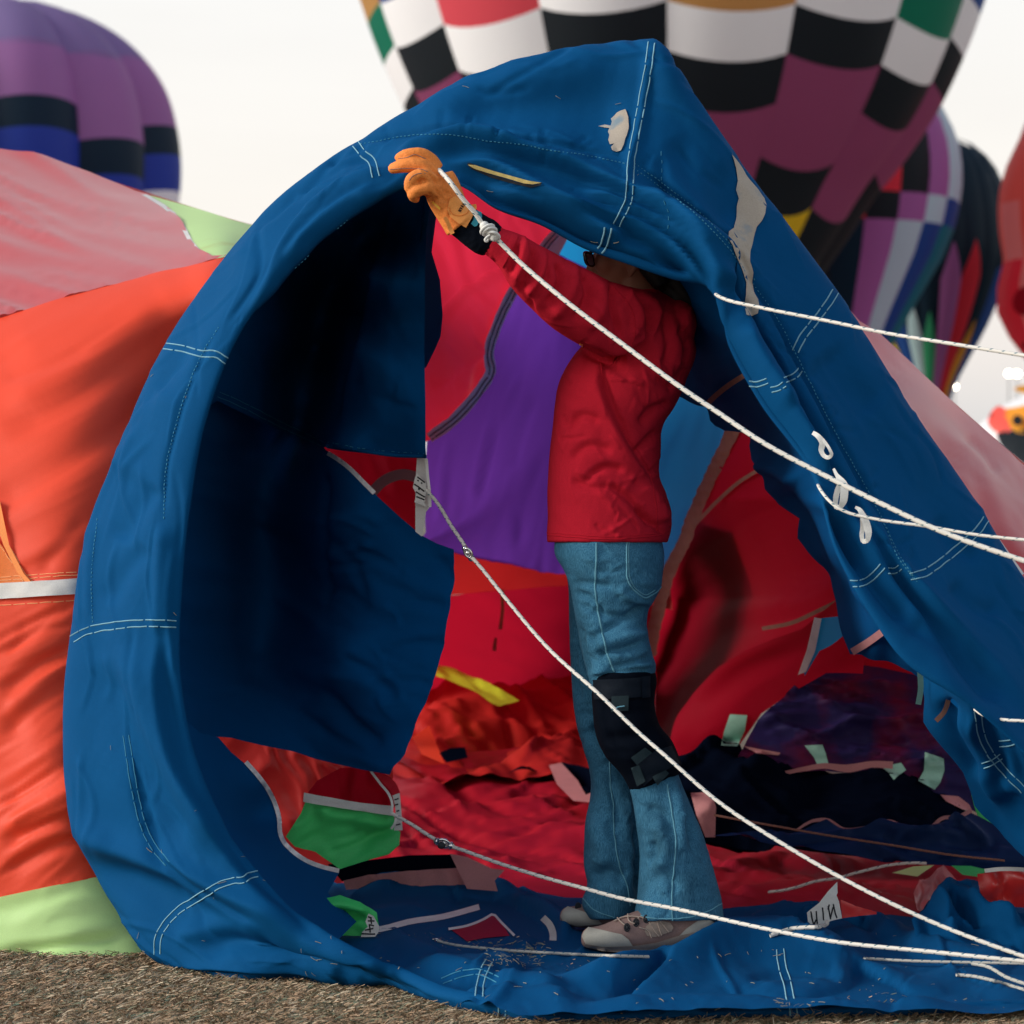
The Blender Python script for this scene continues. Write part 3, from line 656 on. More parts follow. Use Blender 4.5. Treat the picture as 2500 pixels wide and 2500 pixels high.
# white balloon lying low at the right with a painted face
B6r = thing('white_balloon', ((2520-1250)*45/F, 45, 0.2), 'white balloon being inflated low on the ground, orange and black painted face', 'hot air balloon', 'inflated balloons behind the scoop')
g6 = Geo(); cx6 = W((2620, 1290, 45)); 
g6.ball(cx6, np.array([330, 300, 350])*45/F, 24, 36); o6 = g6.out('envelope', bmat('balloon_offwhite', (.86, .88, .87), .3), B6r); bv6 = bvh(o6)
for ol, c in (([(2412, 1035), (2420, 1005), (2440, 990), (2455, 1000), (2462, 1030), (2470, 1050), (2440, 1058)], 'salmon'),
              ([(2452, 1000), (2475, 995), (2540, 990), (2540, 1050), (2475, 1052), (2462, 1035)], 'orange'),
              ([(2475, 950), (2500, 940), (2530, 945), (2530, 962), (2500, 960)], 'orange'),
              ([(2435, 1058), (2475, 1050), (2540, 1052), (2540, 1180), (2480, 1120), (2440, 1080)], 'black')):
    decal('painted_patch', bv6, ol, bm_(c), B6r, off=.15, step=10, smooth_outline=True)
a = np.linspace(0, 6.28, 15)[:-1]
decal('painted_patch', bv6, [(2484+13*math.cos(t), 1026+13*math.sin(t)) for t in a], bm_('black'), B6r, off=.3, step=6)

# field lights on thin poles
for i, (px, py) in enumerate(((2463, 912), (2483, 913), (2330, 943))):
    p = W((px, py, 160.0)); lr = thing('field_light', (p[0], 160, 0), ['lit lamp on a pole, left one of the pair at the far right', 'lit lamp on a pole, right one of the pair at the far right', 'lit lamp on a pole just above the pink envelope ridge'][i], 'lamp', 'lit field lamps in the distance')
    gg = Geo(); gg.add(*tube_geo([(p[0], 160, 0), (p[0], 160, p[2]-.15)], .05, 6)[:2]); gg.out('pole', bmat('pole_grey', (.6, .62, .63), 0), lr)
    gg = Geo(); gg.ball(p, .19); gg.out('lamp', plain('lamp_glow', (1, .88, .68), emit=14), lr)

# ------------------------------------------------------------------ envelope of the balloon being filled
ENV = thing('balloon_envelope', (-.4, 7.2, 0), 'half filled nylon balloon envelope lying on the grass, red, orange, purple and lime panels', 'hot air balloon')
def epanel(ol, Yf, m, label=None, name='envelope_panel', **k):
    o = panel(name, ol, Yf, M[m], ENV, **k)
    if label: o['label'] = label
    return o
YL = tps([(-350, 250, 9.2), (0, 365, 8.6), (207, 422, 8.4), (450, 499, 8.0), (616, 549, 7.6), (-350, 850, 7.0), (0, 776, 6.9), (300, 690, 6.9), (549, 626, 6.85), (0, 1100, 6.35), (300, 1100, 6.35), (0, 1430, 6.2), (200, 1430, 6.15),
          (0, 1900, 6.05), (200, 1900, 6.0), (0, 2190, 5.98), (230, 2150, 5.98), (0, 2345, 5.935), (380, 2345, 5.935), (520, 900, 6.9), (440, 1430, 6.5), (440, 1900, 6.45), (520, 2300, 6.1), (-350, 1430, 6.25), (-350, 2345, 5.94)])
up_w = [(600, 50, 16, .022, 1, 1), (320, 28, 12, .010, 1, 2), (160, 14, 20, .003, 1, 3)]
epanel([(-350, 262), (-100, 335), (0, 365), (104, 386), (207, 422), (331, 468), (362, 476), (400, 500), (425, 520), (447, 548), (468, 590), (487, 612), (520, 628), (600, 632), (600, 640), (549, 628), (410, 664), (250, 705), (110, 745), (0, 778), (-350, 880)], YL, 'red', 'upper red panel catching the sky', step=11, wr=up_w)
epanel([(331, 468), (362, 474), (450, 499), (569, 536), (616, 549), (700, 570), (700, 645), (520, 628), (487, 612), (468, 590), (447, 548), (425, 520), (400, 500)], YL, 'lime', 'mint green panel along the ridge', step=10, wr=[(200, 50, 10, .006, 0, 4)])
epanel([(326, 466), (362, 476), (402, 499), (428, 519), (450, 548), (470, 588), (489, 610), (522, 626), (518, 632), (484, 620), (462, 594), (442, 556), (420, 527), (396, 506), (358, 482)], lambda q: YL(q)-.012, 'tape', name='seam_tape', step=6)
fr_f = [('v', [(-60, 1250), (150, 1130), (300, 1040), (420, 930)], 40, .03), ('v', [(0, 1060), (160, 975), (330, 860), (470, 770)], 34, .028), ('r', [(0, 1000), (200, 900), (420, 760)], 46, .02), ('v', [(90, 1400), (160, 1320), (215, 1260)], 18, .012), ('v', [(0, 930), (120, 900), (230, 850)], 12, .006),
        ('r', [(0, 880), (200, 790), (480, 690)], 60, .02)]
epanel([(-350, 880), (0, 778), (110, 745), (250, 705), (410, 664), (549, 628), (560, 640), (520, 900), (400, 1424), (190, 1412), (0, 1424), (-350, 1440)], YL, 'orange', 'orange red side panel', step=9, folds=[(a_, b_, c_, d_*.55) for a_, b_, c_, d_ in fr_f], wr=[(700, 80, -27, .009, 0, 5), (420, 26, -29, .004, 1, 6), (260, 14, -24, .0012, 1, 7)])
lo_f = [('v', [(0, 1690), (80, 1630), (180, 1580)], 14, .014), ('v', [(0, 1800), (120, 1690), (190, 1640)], 22, .018), ('v', [(0, 1960), (150, 1870), (230, 1830)], 26, .02), ('v', [(0, 2060), (120, 2010), (240, 1990)], 20, .022), ('v', [(0, 2135), (140, 2060), (260, 2030)], 16, .016),
        ('s', [(0, 1730), (100, 1655), (200, 1600)], 40, .014), ('s', [(0, 2010), (100, 1960), (220, 1900)], 50, .016), ('v', [(30, 1540), (120, 1500), (190, 1480)], 10, .008), ('v', [(10, 1600), (90, 1540), (180, 1530)], 9, .008)]
epanel([(-350, 1462), (0, 1460), (190, 1448), (400, 1462), (420, 2132), (233, 2142), (129, 2163), (0, 2191), (-350, 2240)], YL, 'orange', 'wrinkled lower red panel', step=8, folds=[(a_, b_, c_, d_*.7) for a_, b_, c_, d_ in lo_f], wr=[(420, 40, -32, .012, 1, 8), (240, 20, -34, .006, 1, 9), (110, 11, -38, .003, 1, 10), (400, 120, -28, .012, 0, 11)])
epanel([(-350, 1440), (0, 1424), (190, 1412), (400, 1424), (400, 1464), (190, 1450), (0, 1462), (-350, 1466)], lambda q: YL(q)-.014, 'tape', name='seam_tape', step=8, wr=[(60, 14, 3, .004, 0, 12)])
epanel([(-350, 2238), (0, 2190), (129, 2162), (233, 2141), (420, 2130), (520, 2320), (380, 2352), (300, 2347), (180, 2341), (60, 2345), (0, 2348), (-350, 2362)], YL, 'lime', 'pale lime panel touching the grass', step=8,
       folds=[('s', [(-60, 2330), (100, 2310), (220, 2292), (330, 2268)], 40, -.02), ('v', [(0, 2322), (150, 2302), (310, 2271)], 12, .012)], wr=[(300, 70, -8, .012, 0, 13), (120, 30, -10, .003, 1, 14)])
fo = panel('stitching', [(-60, 1200), (0, 1225), (22, 1330), (58, 1400), (80, 1425), (66, 1425), (40, 1395), (8, 1330), (-20, 1240), (-60, 1215)], lambda q: YL(q)-.01, cloth('orange_tape', (.85, .25, .05), rough=.6), ENV, step=7)
panel('envelope_panel', [(-350, 1300), (-20, 1300), (10, 1340), (40, 1395), (66, 1420), (0, 1424), (-350, 1438)], lambda q: YL(q)-.006, cloth('amber_nylon', (.90, .22, .03), trans=.3, rough=.45), ENV, step=9)['label'] = 'small amber panel above the white tape'
bvL = [bvh(o) for o in ENV.children if o.name.startswith('envelope_panel')]
M['gold_thread'] = plain('gold_thread', (.95, .45, .18), .7)
for pl in ([(-5, 1300), (30, 1345), (70, 1410), (92, 1428)], [(-5, 1325), (20, 1360), (62, 1428)], [(0, 1418), (100, 1410), (192, 1403)], [(0, 1410), (100, 1402), (194, 1396)], [(0, 1478), (100, 1472), (186, 1466)]):
    stitch('stitching', bvL, pl, M['gold_thread'], ENV, dash=30, gap=2, w=1.0)
# far side of the left hump, falling away out of sight
G_ = loft([[(x, y, Y) for x, y, Y in ((-350, 262, 9.2), (0, 365, 8.62), (207, 422, 8.42), (450, 499, 8.02), (616, 549, 7.62), (700, 570, 7.5))], [(x, y, 11) for x, y in ((-350, 520), (0, 560), (207, 600), (450, 640), (616, 680), (700, 700))],
           [(x, y, 13) for x, y in ((-350, 1500), (0, 1500), (207, 1500), (450, 1500), (616, 1500), (700, 1500))]], 20, 24)
mk('envelope_panel', W(G_).reshape(-1, 3), grid_faces(20, 24), M['red'], ENV)
# right flank
YR = tps([(2074, 766, 7.3), (2225, 890, 7.2), (2349, 1000, 7.1), (2500, 1131, 7.0), (2700, 1290, 6.9), (2040, 760, 7.2), (2219, 1000, 6.55), (2360, 1200, 6.45), (2500, 1430, 6.3), (2700, 1800, 6.2), (2100, 1100, 6.6), (2300, 1500, 6.35)])
epanel([(2030, 730), (2074, 766), (2095, 790), (2147, 822), (2225, 888), (2292, 941), (2349, 1000), (2421, 1064), (2500, 1131), (2700, 1290), (2700, 1480), (2540, 1480), (2480, 1400), (2420, 1400), (2300, 1360), (2150, 1100), (2040, 900)], YR, 'red', 'pink looking flank behind the right of the scoop', step=9,
       folds=[('v', [(2350, 1060), (2400, 1100), (2440, 1160)], 12, .01), ('v', [(2200, 960), (2300, 1130), (2420, 1290)], 40, .02)], wr=[(300, 60, 48, .015, 0, 15), (110, 24, 45, .006, 1, 16)])
epanel([(2060, 775), (2076, 768), (2150, 880), (2250, 1040), (2400, 1260), (2500, 1400), (2490, 1410), (2380, 1262), (2230, 1050)], lambda q: YR(q)-.02, 'tape', name='seam_tape', step=7)
epanel([(2420, 1400), (2480, 1400), (2560, 1480), (2700, 1500), (2700, 1700), (2420, 1700)], YR, 'green', 'green corner panel at the right edge', step=12)
G_ = loft([[(x, y, Y) for x, y, Y in ((2030, 730, 7.3), (2074, 766, 7.32), (2225, 890, 7.22), (2349, 1000, 7.12), (2500, 1131, 7.02), (2700, 1290, 6.92))], [(x, y, 10) for x, y in ((2000, 900), (2074, 930), (2225, 1020), (2349, 1100), (2500, 1200), (2700, 1350))],
           [(x, 1600, 12) for x in (2000, 2074, 2225, 2349, 2500, 2700)]], 16, 20)
mk('envelope_panel', W(G_).reshape(-1, 3), grid_faces(16, 20), M['red'], ENV)

# inside walls
YI = tps([(900, 350, 7.2), (1000, 500, 7.5), (1400, 300, 7.4), (1400, 560, 8.1), (1700, 450, 7.3), (1850, 700, 7.0), (1050, 1000, 8.2), (1300, 900, 8.8), (1600, 1000, 8.7), (1050, 1350, 9.0), (1350, 1400, 9.5), (1640, 1400, 8.8), (1250, 1640, 10.3), (1450, 1640, 10.2),
          (1750, 1100, 8.0), (2050, 1300, 7.0), (1900, 1500, 7.5), (1650, 1800, 8.6), (2050, 1600, 7.2), (1900, 1850, 8.4), (1000, 1640, 9.8)])
seamA = [(1420, 480), (1359, 569), (1333, 600), (1290, 660), (1255, 709), (1214, 792), (1193, 870), (1199, 904), (1173, 950), (1110, 1023), (1048, 1069), (1020, 1085)]
seamB = [(1400, 540), (1362, 618), (1433, 648), (1500, 800), (1560, 1050), (1600, 1250), (1622, 1400)]
wall_w = [(300, 70, 65, .022, 0, 21), (180, 30, 68, .008, 1, 22), (60, 14, 60, .002, 0, 23)]
epanel([(940, 470), (1010, 400), (1200, 400)]+seamA+[(1000, 1100), (1000, 1350), (940, 1350)], YI, 'crimson', 'crimson wall panel beside the zipper tape', step=9, wr=wall_w,
       folds=[('v', [(1290, 640), (1180, 690), (1120, 720), (1080, 790), (1060, 850)], 9, .02), ('s', [(1190, 860), (1120, 900), (1060, 960)], 60, .03), ('r', [(1180, 830), (1150, 880), (1130, 960)], 22, .02)])
epanel(seamA+[(1043, 1074), (1036, 1200), (1040, 1300), (1000, 1360), (1105, 1349), (1162, 1362), (1240, 1377), (1318, 1393), (1380, 1402), (1500, 1420), (1622, 1400)]+seamB[::-1], YI, 'purple', 'purple wall panel behind the person', step=9,
       folds=[('v', [(1205, 1010), (1170, 1130), (1145, 1230)], 10, .012), ('r', [(1220, 990), (1190, 1110), (1160, 1220)], 12, .014), ('v', [(1275, 900), (1230, 990), (1200, 1070)], 9, .008), ('r', [(1310, 960), (1270, 1060), (1250, 1160)], 14, .012), ('v', [(1100, 1060), (1080, 1180), (1075, 1290)], 10, .01), ('r', [(1330, 1100), (1280, 1230), (1260, 1340)], 12, .01)],
       wr=[(280, 40, 108, .012, 1, 24), (160, 22, 105, .004, 1, 25), (300, 90, 100, .012, 0, 26)])
epanel(seamB+[(1632, 1395), (1660, 1328), (1676, 1276), (1707, 1214), (1743, 1136), (1790, 1050), (1860, 900), (1800, 500), (1500, 400), (1420, 480)], YI, 'azure', 'azure wall panel behind the person', step=10, wr=[(240, 50, 100, .014, 0, 27), (120, 22, 95, .004, 1, 28)])
# tapes on the wall seams
def band(pl, w, m, name='seam_tape', Yf=YI, dy=.03, **k):
    a = offs(pl, w/2); b = offs(pl, -w/2)[::-1]
    return epanel(np.vstack([a, b]), lambda q: Yf(q)-dy, m, name=name, **k)
band(seamA[:-1], 26, 'tape_grey', step=7, wr=[(40, 12, 110, .004, 0, 29)])
for d_ in (-5, 5): stitch('zipper', [bvh(o) for o in ENV.children if o.name.startswith('seam_tape')], offs(seamA[1:-1], d_), M['ink'], ENV, dash=200, gap=1, w=2.0, off=.004)
band([(1450, 400), (1400, 520), (1362, 600), (1340, 640)], 26, 'tape', step=7)
seamC = [(1835, 960), (1785, 1059), (1748, 1136), (1712, 1214), (1686, 1276), (1668, 1328), (1640, 1380), (1615, 1460), (1596, 1540), (1585, 1600)]
band(seamC, 32, 'tape_brown', step=7, wr=[(26, 9, 10, .006, 0, 30)])
# right hand dark red wall
POCK = [(1720, 1250), (1705, 1340), (1690, 1480), (1650, 1640), (1600, 1800)]
def YD(q):
    d, sg_, t_ = seg_dist(q, cr(POCK, 40)); d = np.where(sg_ < 0, d*.62, d*1.0); return YI(q)+1.35*np.exp(-(d/125)**2)*np.clip((q[:, 1]-1220)/240, 0, 1)
D_OL = [(1835, 960), (1785, 1059), (1748, 1136), (1712, 1214), (1686, 1276), (1662, 1335), (1640, 1390), (1605, 1500), (1580, 1600), (1540, 1700), (1540, 1900), (1640, 1905), (1830, 1720), (1960, 1600), (2075, 1540), (2120, 1400), (2100, 1000), (1900, 900)]
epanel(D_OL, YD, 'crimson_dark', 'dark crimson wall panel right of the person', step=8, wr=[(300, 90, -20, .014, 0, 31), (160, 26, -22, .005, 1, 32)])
epanel([(1650, 1350), (1720, 1260), (1800, 1290), (1850, 1450), (1820, 1560), (1720, 1720), (1640, 1900), (1530, 1900), (1530, 1720), (1600, 1500)], lambda q: YD(q)+.14, 'black_in', 'unseen black sheet added behind the crimson wall to block light', name='light_blocker', step=14)  # unseen sheet added to stop light coming through the wall's deep fold
epanel([(1610, 1960), (1625, 1850), (1650, 1780), (1700, 1695), (1760, 1630), (1830, 1585), (1900, 1555), (1960, 1535), (2000, 1500), (2045, 1465), (2110, 1440), (2110, 1640), (2020, 1640), (1930, 1690), (1860, 1740), (1800, 1830), (1700, 1960)], lambda q: YI(q)-.18, 'crimson_dark', 'lower crimson lobe folded forward', step=9, wr=[(300, 80, -25, .012, 0, 33), (160, 24, -28, .004, 1, 35)],
       folds=[('r', [(1640, 1830), (1700, 1710), (1790, 1620), (1950, 1545)], 20, .02)])
for pl, w in (([(1690, 1288), (1759, 1216), (1800, 1180), (1860, 1142)], 9), ([(1860, 1535), (1935, 1520), (1990, 1495), (2045, 1468)], 10)):
    band(pl, w, 'tape_brown', step=7)
epanel([(1998, 1510), (2045, 1505), (2062, 1550), (2030, 1575), (2000, 1590), (1965, 1650), (1960, 1630), (1985, 1570)], lambda q: YI(q)-.55, 'azure', 'small blue flap low on the right wall', step=7)
epanel([(1988, 1507), (2006, 1510), (1990, 1590), (1968, 1640), (1948, 1648), (1970, 1585)], lambda q: YI(q)-.57, 'tape_grey', name='seam_tape', step=6)
# backing walls that close the gaps behind the right wall and the linings
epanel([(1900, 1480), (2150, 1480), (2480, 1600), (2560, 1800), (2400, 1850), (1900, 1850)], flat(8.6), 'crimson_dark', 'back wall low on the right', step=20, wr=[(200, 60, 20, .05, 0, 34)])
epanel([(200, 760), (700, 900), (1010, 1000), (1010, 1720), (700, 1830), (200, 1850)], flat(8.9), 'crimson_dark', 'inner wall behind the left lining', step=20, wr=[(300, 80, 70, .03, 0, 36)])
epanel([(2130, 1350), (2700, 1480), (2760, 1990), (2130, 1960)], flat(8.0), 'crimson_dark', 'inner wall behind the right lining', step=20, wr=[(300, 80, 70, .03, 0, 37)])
# roof of the mouth
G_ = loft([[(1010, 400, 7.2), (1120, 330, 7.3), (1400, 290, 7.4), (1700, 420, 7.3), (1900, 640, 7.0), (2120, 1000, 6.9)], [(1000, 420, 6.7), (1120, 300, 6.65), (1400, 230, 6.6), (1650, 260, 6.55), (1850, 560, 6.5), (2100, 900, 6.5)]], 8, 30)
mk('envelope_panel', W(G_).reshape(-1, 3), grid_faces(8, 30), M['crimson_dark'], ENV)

# end wall and floor
def YFl(q): return np.interp(q[:, 1], [1560, 1640, 1750, 1900, 2050, 2170, 2230, 2330], [10.6, 10.4, 9.7, 8.8, 7.75, 7.02, 6.6, 6.2])
epanel([(960, 1340), (1105, 1345), (1162, 1358), (1240, 1373), (1318, 1390), (1400, 1404), (1640, 1420), (1640, 1490), (1400, 1428), (1100, 1452), (960, 1470)], lambda q: YI(q)+.02, 'red', 'bright red strip under the purple wall', step=9, wr=[(200, 60, 5, .01, 0, 35)])
epanel([(960, 1468), (1100, 1450), (1400, 1426), (1600, 1480), (1600, 1720), (960, 1700)], lambda q: np.minimum(YI(q)+.03, 10.5), 'crimson_dark', 'deep red wall panel below the bright strip', step=9, wr=[(260, 70, 12, .02, 0, 36), (100, 30, 15, .005, 1, 37)])
for ol in ([(1222, 1438), (1230, 1440), (1231, 1490), (1226, 1538), (1217, 1536), (1223, 1490)], [(1208, 1556), (1214, 1558), (1211, 1590), (1202, 1588), (1204, 1570)]):
    epanel(ol, lambda q: YI(q)-.06, 'bleach', name='stain', step=5)
fw = [(260, 30, 16, .034, 1, 41), (160, 18, 2, .016, 1, 42), (300, 90, 8, .03, 0, 43), (60, 10, 16, .004, 1, 44)]
ff = rf(40, (960, 1500), (1680, 1890), 10, 18, (100, 320), (7, 16), (.010, .028), 302)+[('s', [(1000, 1760), (1150, 1735), (1300, 1780), (1440, 1800)], 60, .07), ('v', [(1160, 1830), (1260, 1810), (1400, 1795)], 24, .06), ('s', [(1080, 1930), (1200, 1880), (1320, 1850), (1450, 1850)], 60, .06), ('r', [(1060, 1700), (1150, 1720), (1240, 1745)], 26, .06)]
epanel([(930, 1640), (1060, 1645), (1200, 1690), (1300, 1660), (1480, 1640), (1600, 1680), (1600, 1910), (1480, 1925), (1330, 1915), (1180, 1920), (930, 1940)], YFl, 'floor_red', 'crumpled orange red cloth on the floor', step=8, wr=fw, folds=ff, up=True)
epanel([(560, 1780), (760, 1800), (930, 1850), (1060, 1850), (1180, 1840), (1330, 1830), (1480, 1840), (1640, 1840), (1760, 1960), (1760, 2060), (1850, 2065), (2000, 2085), (2170, 2105), (2440, 2120), (2480, 2260), (2200, 2260), (2000, 2260), (1700, 2290), (1300, 2270), (1000, 2250), (840, 2250), (560, 2240)], YFl, 'floor_crimson', 'crimson cloth spread on the floor', step=8, up=True,
       wr=[(520, 40, 6, .032, 1, 45), (300, 20, 12, .012, 1, 46), (120, 10, -4, .004, 1, 47), (400, 150, 0, .02, 0, 52)], folds=rf(70, (850, 2300), (1880, 2200), 7, 9, (180, 520), (6, 14), (.008, .020), 301)+[('v', [(1080, 2020), (1250, 2060), (1420, 2090)], 10, .03), ('v', [(1060, 1930), (1200, 1950), (1330, 1940)], 14, .03), ('v', [(1180, 2075), (1300, 2090), (1440, 2110)], 8, .02),
       ('s', [(1760, 2110), (1950, 2090), (2150, 2130)], 40, .03), ('s', [(1760, 2190), (1900, 2170), (2100, 2180)], 40, .03)])
YF2 = lambda d: (lambda q: YFl(q)-d)
for o_ in ENV.children:
    if o_.get('label') in ('crimson cloth spread on the floor',):
        for v_ in o_.data.vertices: v_.co.z = max(v_.co.z, .012)
epanel([(1069, 1621), (1110, 1632), (1162, 1654), (1230, 1690), (1268, 1712), (1214, 1723), (1162, 1690), (1110, 1665), (1064, 1650)], YF2(.75), 'yellow', 'lime yellow strip across the crumpled cloth', step=7, wr=[(60, 20, 30, .01, 0, 48)], up=True)
epanel([(1005, 1800), (1048, 1772), (1085, 1865), (1030, 1842)], YF2(.3), 'orange', 'pale orange corner', step=7)
epanel([(1072, 1838), (1100, 1826), (1135, 1824), (1142, 1850), (1090, 1862)], YF2(.3), 'black_in', 'small black corner', step=7)
epanel([(1340, 1868), (1370, 1862), (1410, 1905), (1430, 1940), (1445, 1935), (1450, 1960), (1400, 1955), (1360, 1915)], YF2(.25), 'tape_pink', name='seam_tape', step=7)
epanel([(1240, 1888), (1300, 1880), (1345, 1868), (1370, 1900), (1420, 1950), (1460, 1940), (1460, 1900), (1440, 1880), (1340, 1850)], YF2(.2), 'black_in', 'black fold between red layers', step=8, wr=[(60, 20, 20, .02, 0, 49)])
# purple navy cloth at the right back, dark sheets in front of it
epanel([(1800, 1850), (1850, 1760), (1930, 1690), (2000, 1650), (2060, 1620), (2150, 1630), (2240, 1650), (2330, 1700), (2420, 1900), (2400, 1990), (2200, 1900), (2000, 1880), (1850, 1880)], lambda q: np.interp(q[:, 1], [1600, 1900], [7.6, 7.4]), 'plum', 'purple navy cloth heaped at the right', step=7, folds=rf(34, (1850, 2350), (1660, 1900), 6, 9, (160, 420), (6, 14), (.008, .022), 303), wr=[(420, 40, 8, .03, 1, 50), (220, 20, 10, .012, 1, 51)])
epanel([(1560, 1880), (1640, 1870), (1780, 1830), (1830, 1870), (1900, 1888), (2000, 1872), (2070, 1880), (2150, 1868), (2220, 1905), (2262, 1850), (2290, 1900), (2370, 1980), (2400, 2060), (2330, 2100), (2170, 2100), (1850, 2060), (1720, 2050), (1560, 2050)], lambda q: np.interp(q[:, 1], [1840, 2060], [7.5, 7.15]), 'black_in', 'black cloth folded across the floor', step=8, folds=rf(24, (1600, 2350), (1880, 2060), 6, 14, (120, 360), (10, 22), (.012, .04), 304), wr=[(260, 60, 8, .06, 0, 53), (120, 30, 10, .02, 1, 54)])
epanel([(1740, 2042), (1850, 2030), (1950, 2024), (2018, 2002), (2060, 2028), (2110, 2022), (2173, 2006), (2219, 2032), (2270, 2020), (2320, 1996), (2370, 1980), (2450, 2010), (2600, 2060), (2600, 2150), (2300, 2112), (2100, 2095), (1900, 2065)], lambda q: np.interp(q[:, 1], [1980, 2100], [7.0, 6.9]), 'navy', 'navy sheet with a pale hem', step=8, folds=rf(20, (1760, 2450), (2010, 2100), 6, 12, (100, 300), (8, 18), (.01, .03), 305), wr=[(200, 60, 8, .03, 0, 55)])
hem = [(1945, 2026), (1985, 2004), (2018, 2002), (2060, 2026), (2110, 2022), (2173, 2006), (2219, 2030), (2262, 2030), (2300, 1998), (2345, 1992), (2372, 1978)]
ribbon('hem_tape', [(x, y, 6.98) for x, y in hem], [5, 9, 12, 9, 12, 10, 9, 10], M['tape_pink'], ENV, n=60)
ribbon('hem_tape', [(x, y, 7.36) for x, y in ((1826, 1858), (1850, 1880), (1895, 1888), (1960, 1878), (2010, 1870), (2070, 1876), (2130, 1866), (2180, 1868))], [6, 10, 9, 12, 14, 20, 16, 18], M['tape_pink'], ENV, n=50)
bvK = [bvh(o) for o in ENV.children if o.type == 'MESH' and o.get('label') in ('purple navy cloth heaped at the right', 'black cloth folded across the floor', 'navy sheet with a pale hem', 'lower crimson lobe folded forward', 'crimson cloth spread on the floor', 'back wall low on the right')]
for ol, m in (([(1782, 1744), (1824, 1746), (1818, 1785), (1800, 1822), (1760, 1820), (1768, 1785)], 'tape_mint'), ([(1964, 1820), (2008, 1818), (2016, 1840), (2024, 1870), (1998, 1874), (1988, 1850)], 'tape_mint'), ([(2152, 1872), (2200, 1862), (2212, 1880), (2190, 1896), (2182, 1904), (2168, 1885)], 'tape_mint'),
              ([(2258, 1836), (2276, 1842), (2304, 1852), (2306, 1880), (2296, 1910), (2282, 1928), (2242, 1906), (2256, 1880)], 'tape_mint'), ([(1686, 1936), (1720, 1934), (1740, 1942), (1748, 1970), (1746, 2044), (1722, 2044), (1700, 1990)], 'tape_pink'),
              ([(1812, 1820), (1850, 1828), (1906, 1838), (1900, 1844), (1850, 1840)], 'tape_pink'), ([(2296, 1940), (2340, 1944), (2366, 1964), (2374, 1980), (2350, 1976), (2310, 1956)], 'tape_pink')):
    decal('seam_tape', bvK, ol, M[m], ENV, off=.012, step=6)
epanel([(2372, 1940), (2420, 1975), (2470, 2000), (2560, 2050), (2560, 2090), (2500, 2060), (2440, 2020), (2385, 1990)], flat(6.6), 'green', 'lime edge at the far right', step=8, wr=[(60, 20, 35, .02, 0, 56)])
epanel([(2178, 2131), (2230, 2115), (2281, 2112), (2240, 2140)], YF2(.5), 'lime', 'lime corner of cloth', step=7)
epanel([(2323, 2113), (2370, 2114), (2406, 2122), (2398, 2142), (2350, 2136)], YF2(.5), 'green', 'green corner of cloth', step=7)
epanel([(2230, 2180), (2260, 2130), (2310, 2112), (2335, 2140), (2300, 2190), (2240, 2210)], YF2(.55), 'red', 'red cloth tuft', step=7, wr=[(50, 20, 60, .03, 0, 57)])
epanel([(2388, 2135), (2420, 2128), (2500, 2122), (2620, 2130), (2620, 2225), (2500, 2216), (2430, 2220), (2395, 2190)], flat(6.15), 'red', 'red bundle at the right edge', step=7, wr=[(90, 40, 70, .05, 0, 58)], folds=[('r', [(2390, 2150), (2450, 2150), (2560, 2150)], 30, .04)])
ribbon('seam_tape', [(2404, 2126, 6.1), (2440, 2122, 6.08), (2480, 2122, 6.08), (2540, 2126, 6.1)], 10, M['tape'], ENV, n=16)
# left gaps: red cloth and the little green windows seen through them
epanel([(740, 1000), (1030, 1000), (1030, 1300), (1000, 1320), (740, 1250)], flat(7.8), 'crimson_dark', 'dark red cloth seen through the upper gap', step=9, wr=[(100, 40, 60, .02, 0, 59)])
ribbon('seam_tape', [(905, 1205, 6.8), (940, 1172, 6.8), (985, 1158, 6.8), (1020, 1166, 6.8)], 26, M['tape_pink'], ENV, n=14)
epanel([(440, 1700), (520, 1760), (680, 1790), (960, 1840), (960, 1900), (900, 2000), (830, 2160), (680, 2080), (600, 1920)], flat(6.9), 'red', 'bright red cloth seen through the lower gap', step=8, wr=[(150, 40, 60, .03, 1, 60)])
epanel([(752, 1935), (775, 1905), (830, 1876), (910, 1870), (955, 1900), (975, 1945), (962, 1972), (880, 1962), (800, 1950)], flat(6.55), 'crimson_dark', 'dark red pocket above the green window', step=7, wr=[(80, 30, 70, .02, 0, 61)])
epanel([(698, 2042), (735, 1985), (748, 1952), (800, 1962), (880, 1978), (962, 1985), (965, 2024), (978, 2030), (975, 2062), (950, 2085), (880, 2105), (830, 2122), (770, 2080), (720, 2068)], flat(6.45), 'green', 'green window of cloth by the lower tag', step=7, folds=[('v', [(790, 2085), (870, 2060), (960, 2020)], 10, .02), ('r', [(760, 1975), (860, 1995), (955, 2012)], 20, .03)], wr=[(90, 30, -25, .02, 0, 62)])
epanel([(742, 1935), (800, 1946), (880, 1960), (960, 1968), (960, 1992), (880, 1980), (800, 1968), (740, 1958)], flat(6.42), 'tape', name='seam_tape', step=6, wr=[(50, 12, 8, .006, 0, 63)])
epanel([(748, 2232), (775, 2196), (830, 2184), (880, 2200), (920, 2228), (926, 2270), (900, 2286), (820, 2284), (780, 2270)], flat(6.02), 'green', 'green fold on the floor by the hem', step=6, folds=[('v', [(770, 2265), (830, 2240), (900, 2232)], 12, .03), ('r', [(760, 2225), (830, 2205), (905, 2232)], 16, .03)], wr=[(60, 20, 20, .01, 0, 64)])
epanel([(838, 2150), (900, 2136), (1000, 2126), (1130, 2118), (1150, 2160), (1060, 2162), (940, 2168), (845, 2172)], flat(6.72), 'tape_pink', name='seam_tape', step=7, wr=[(70, 30, 80, .008, 0, 65)])
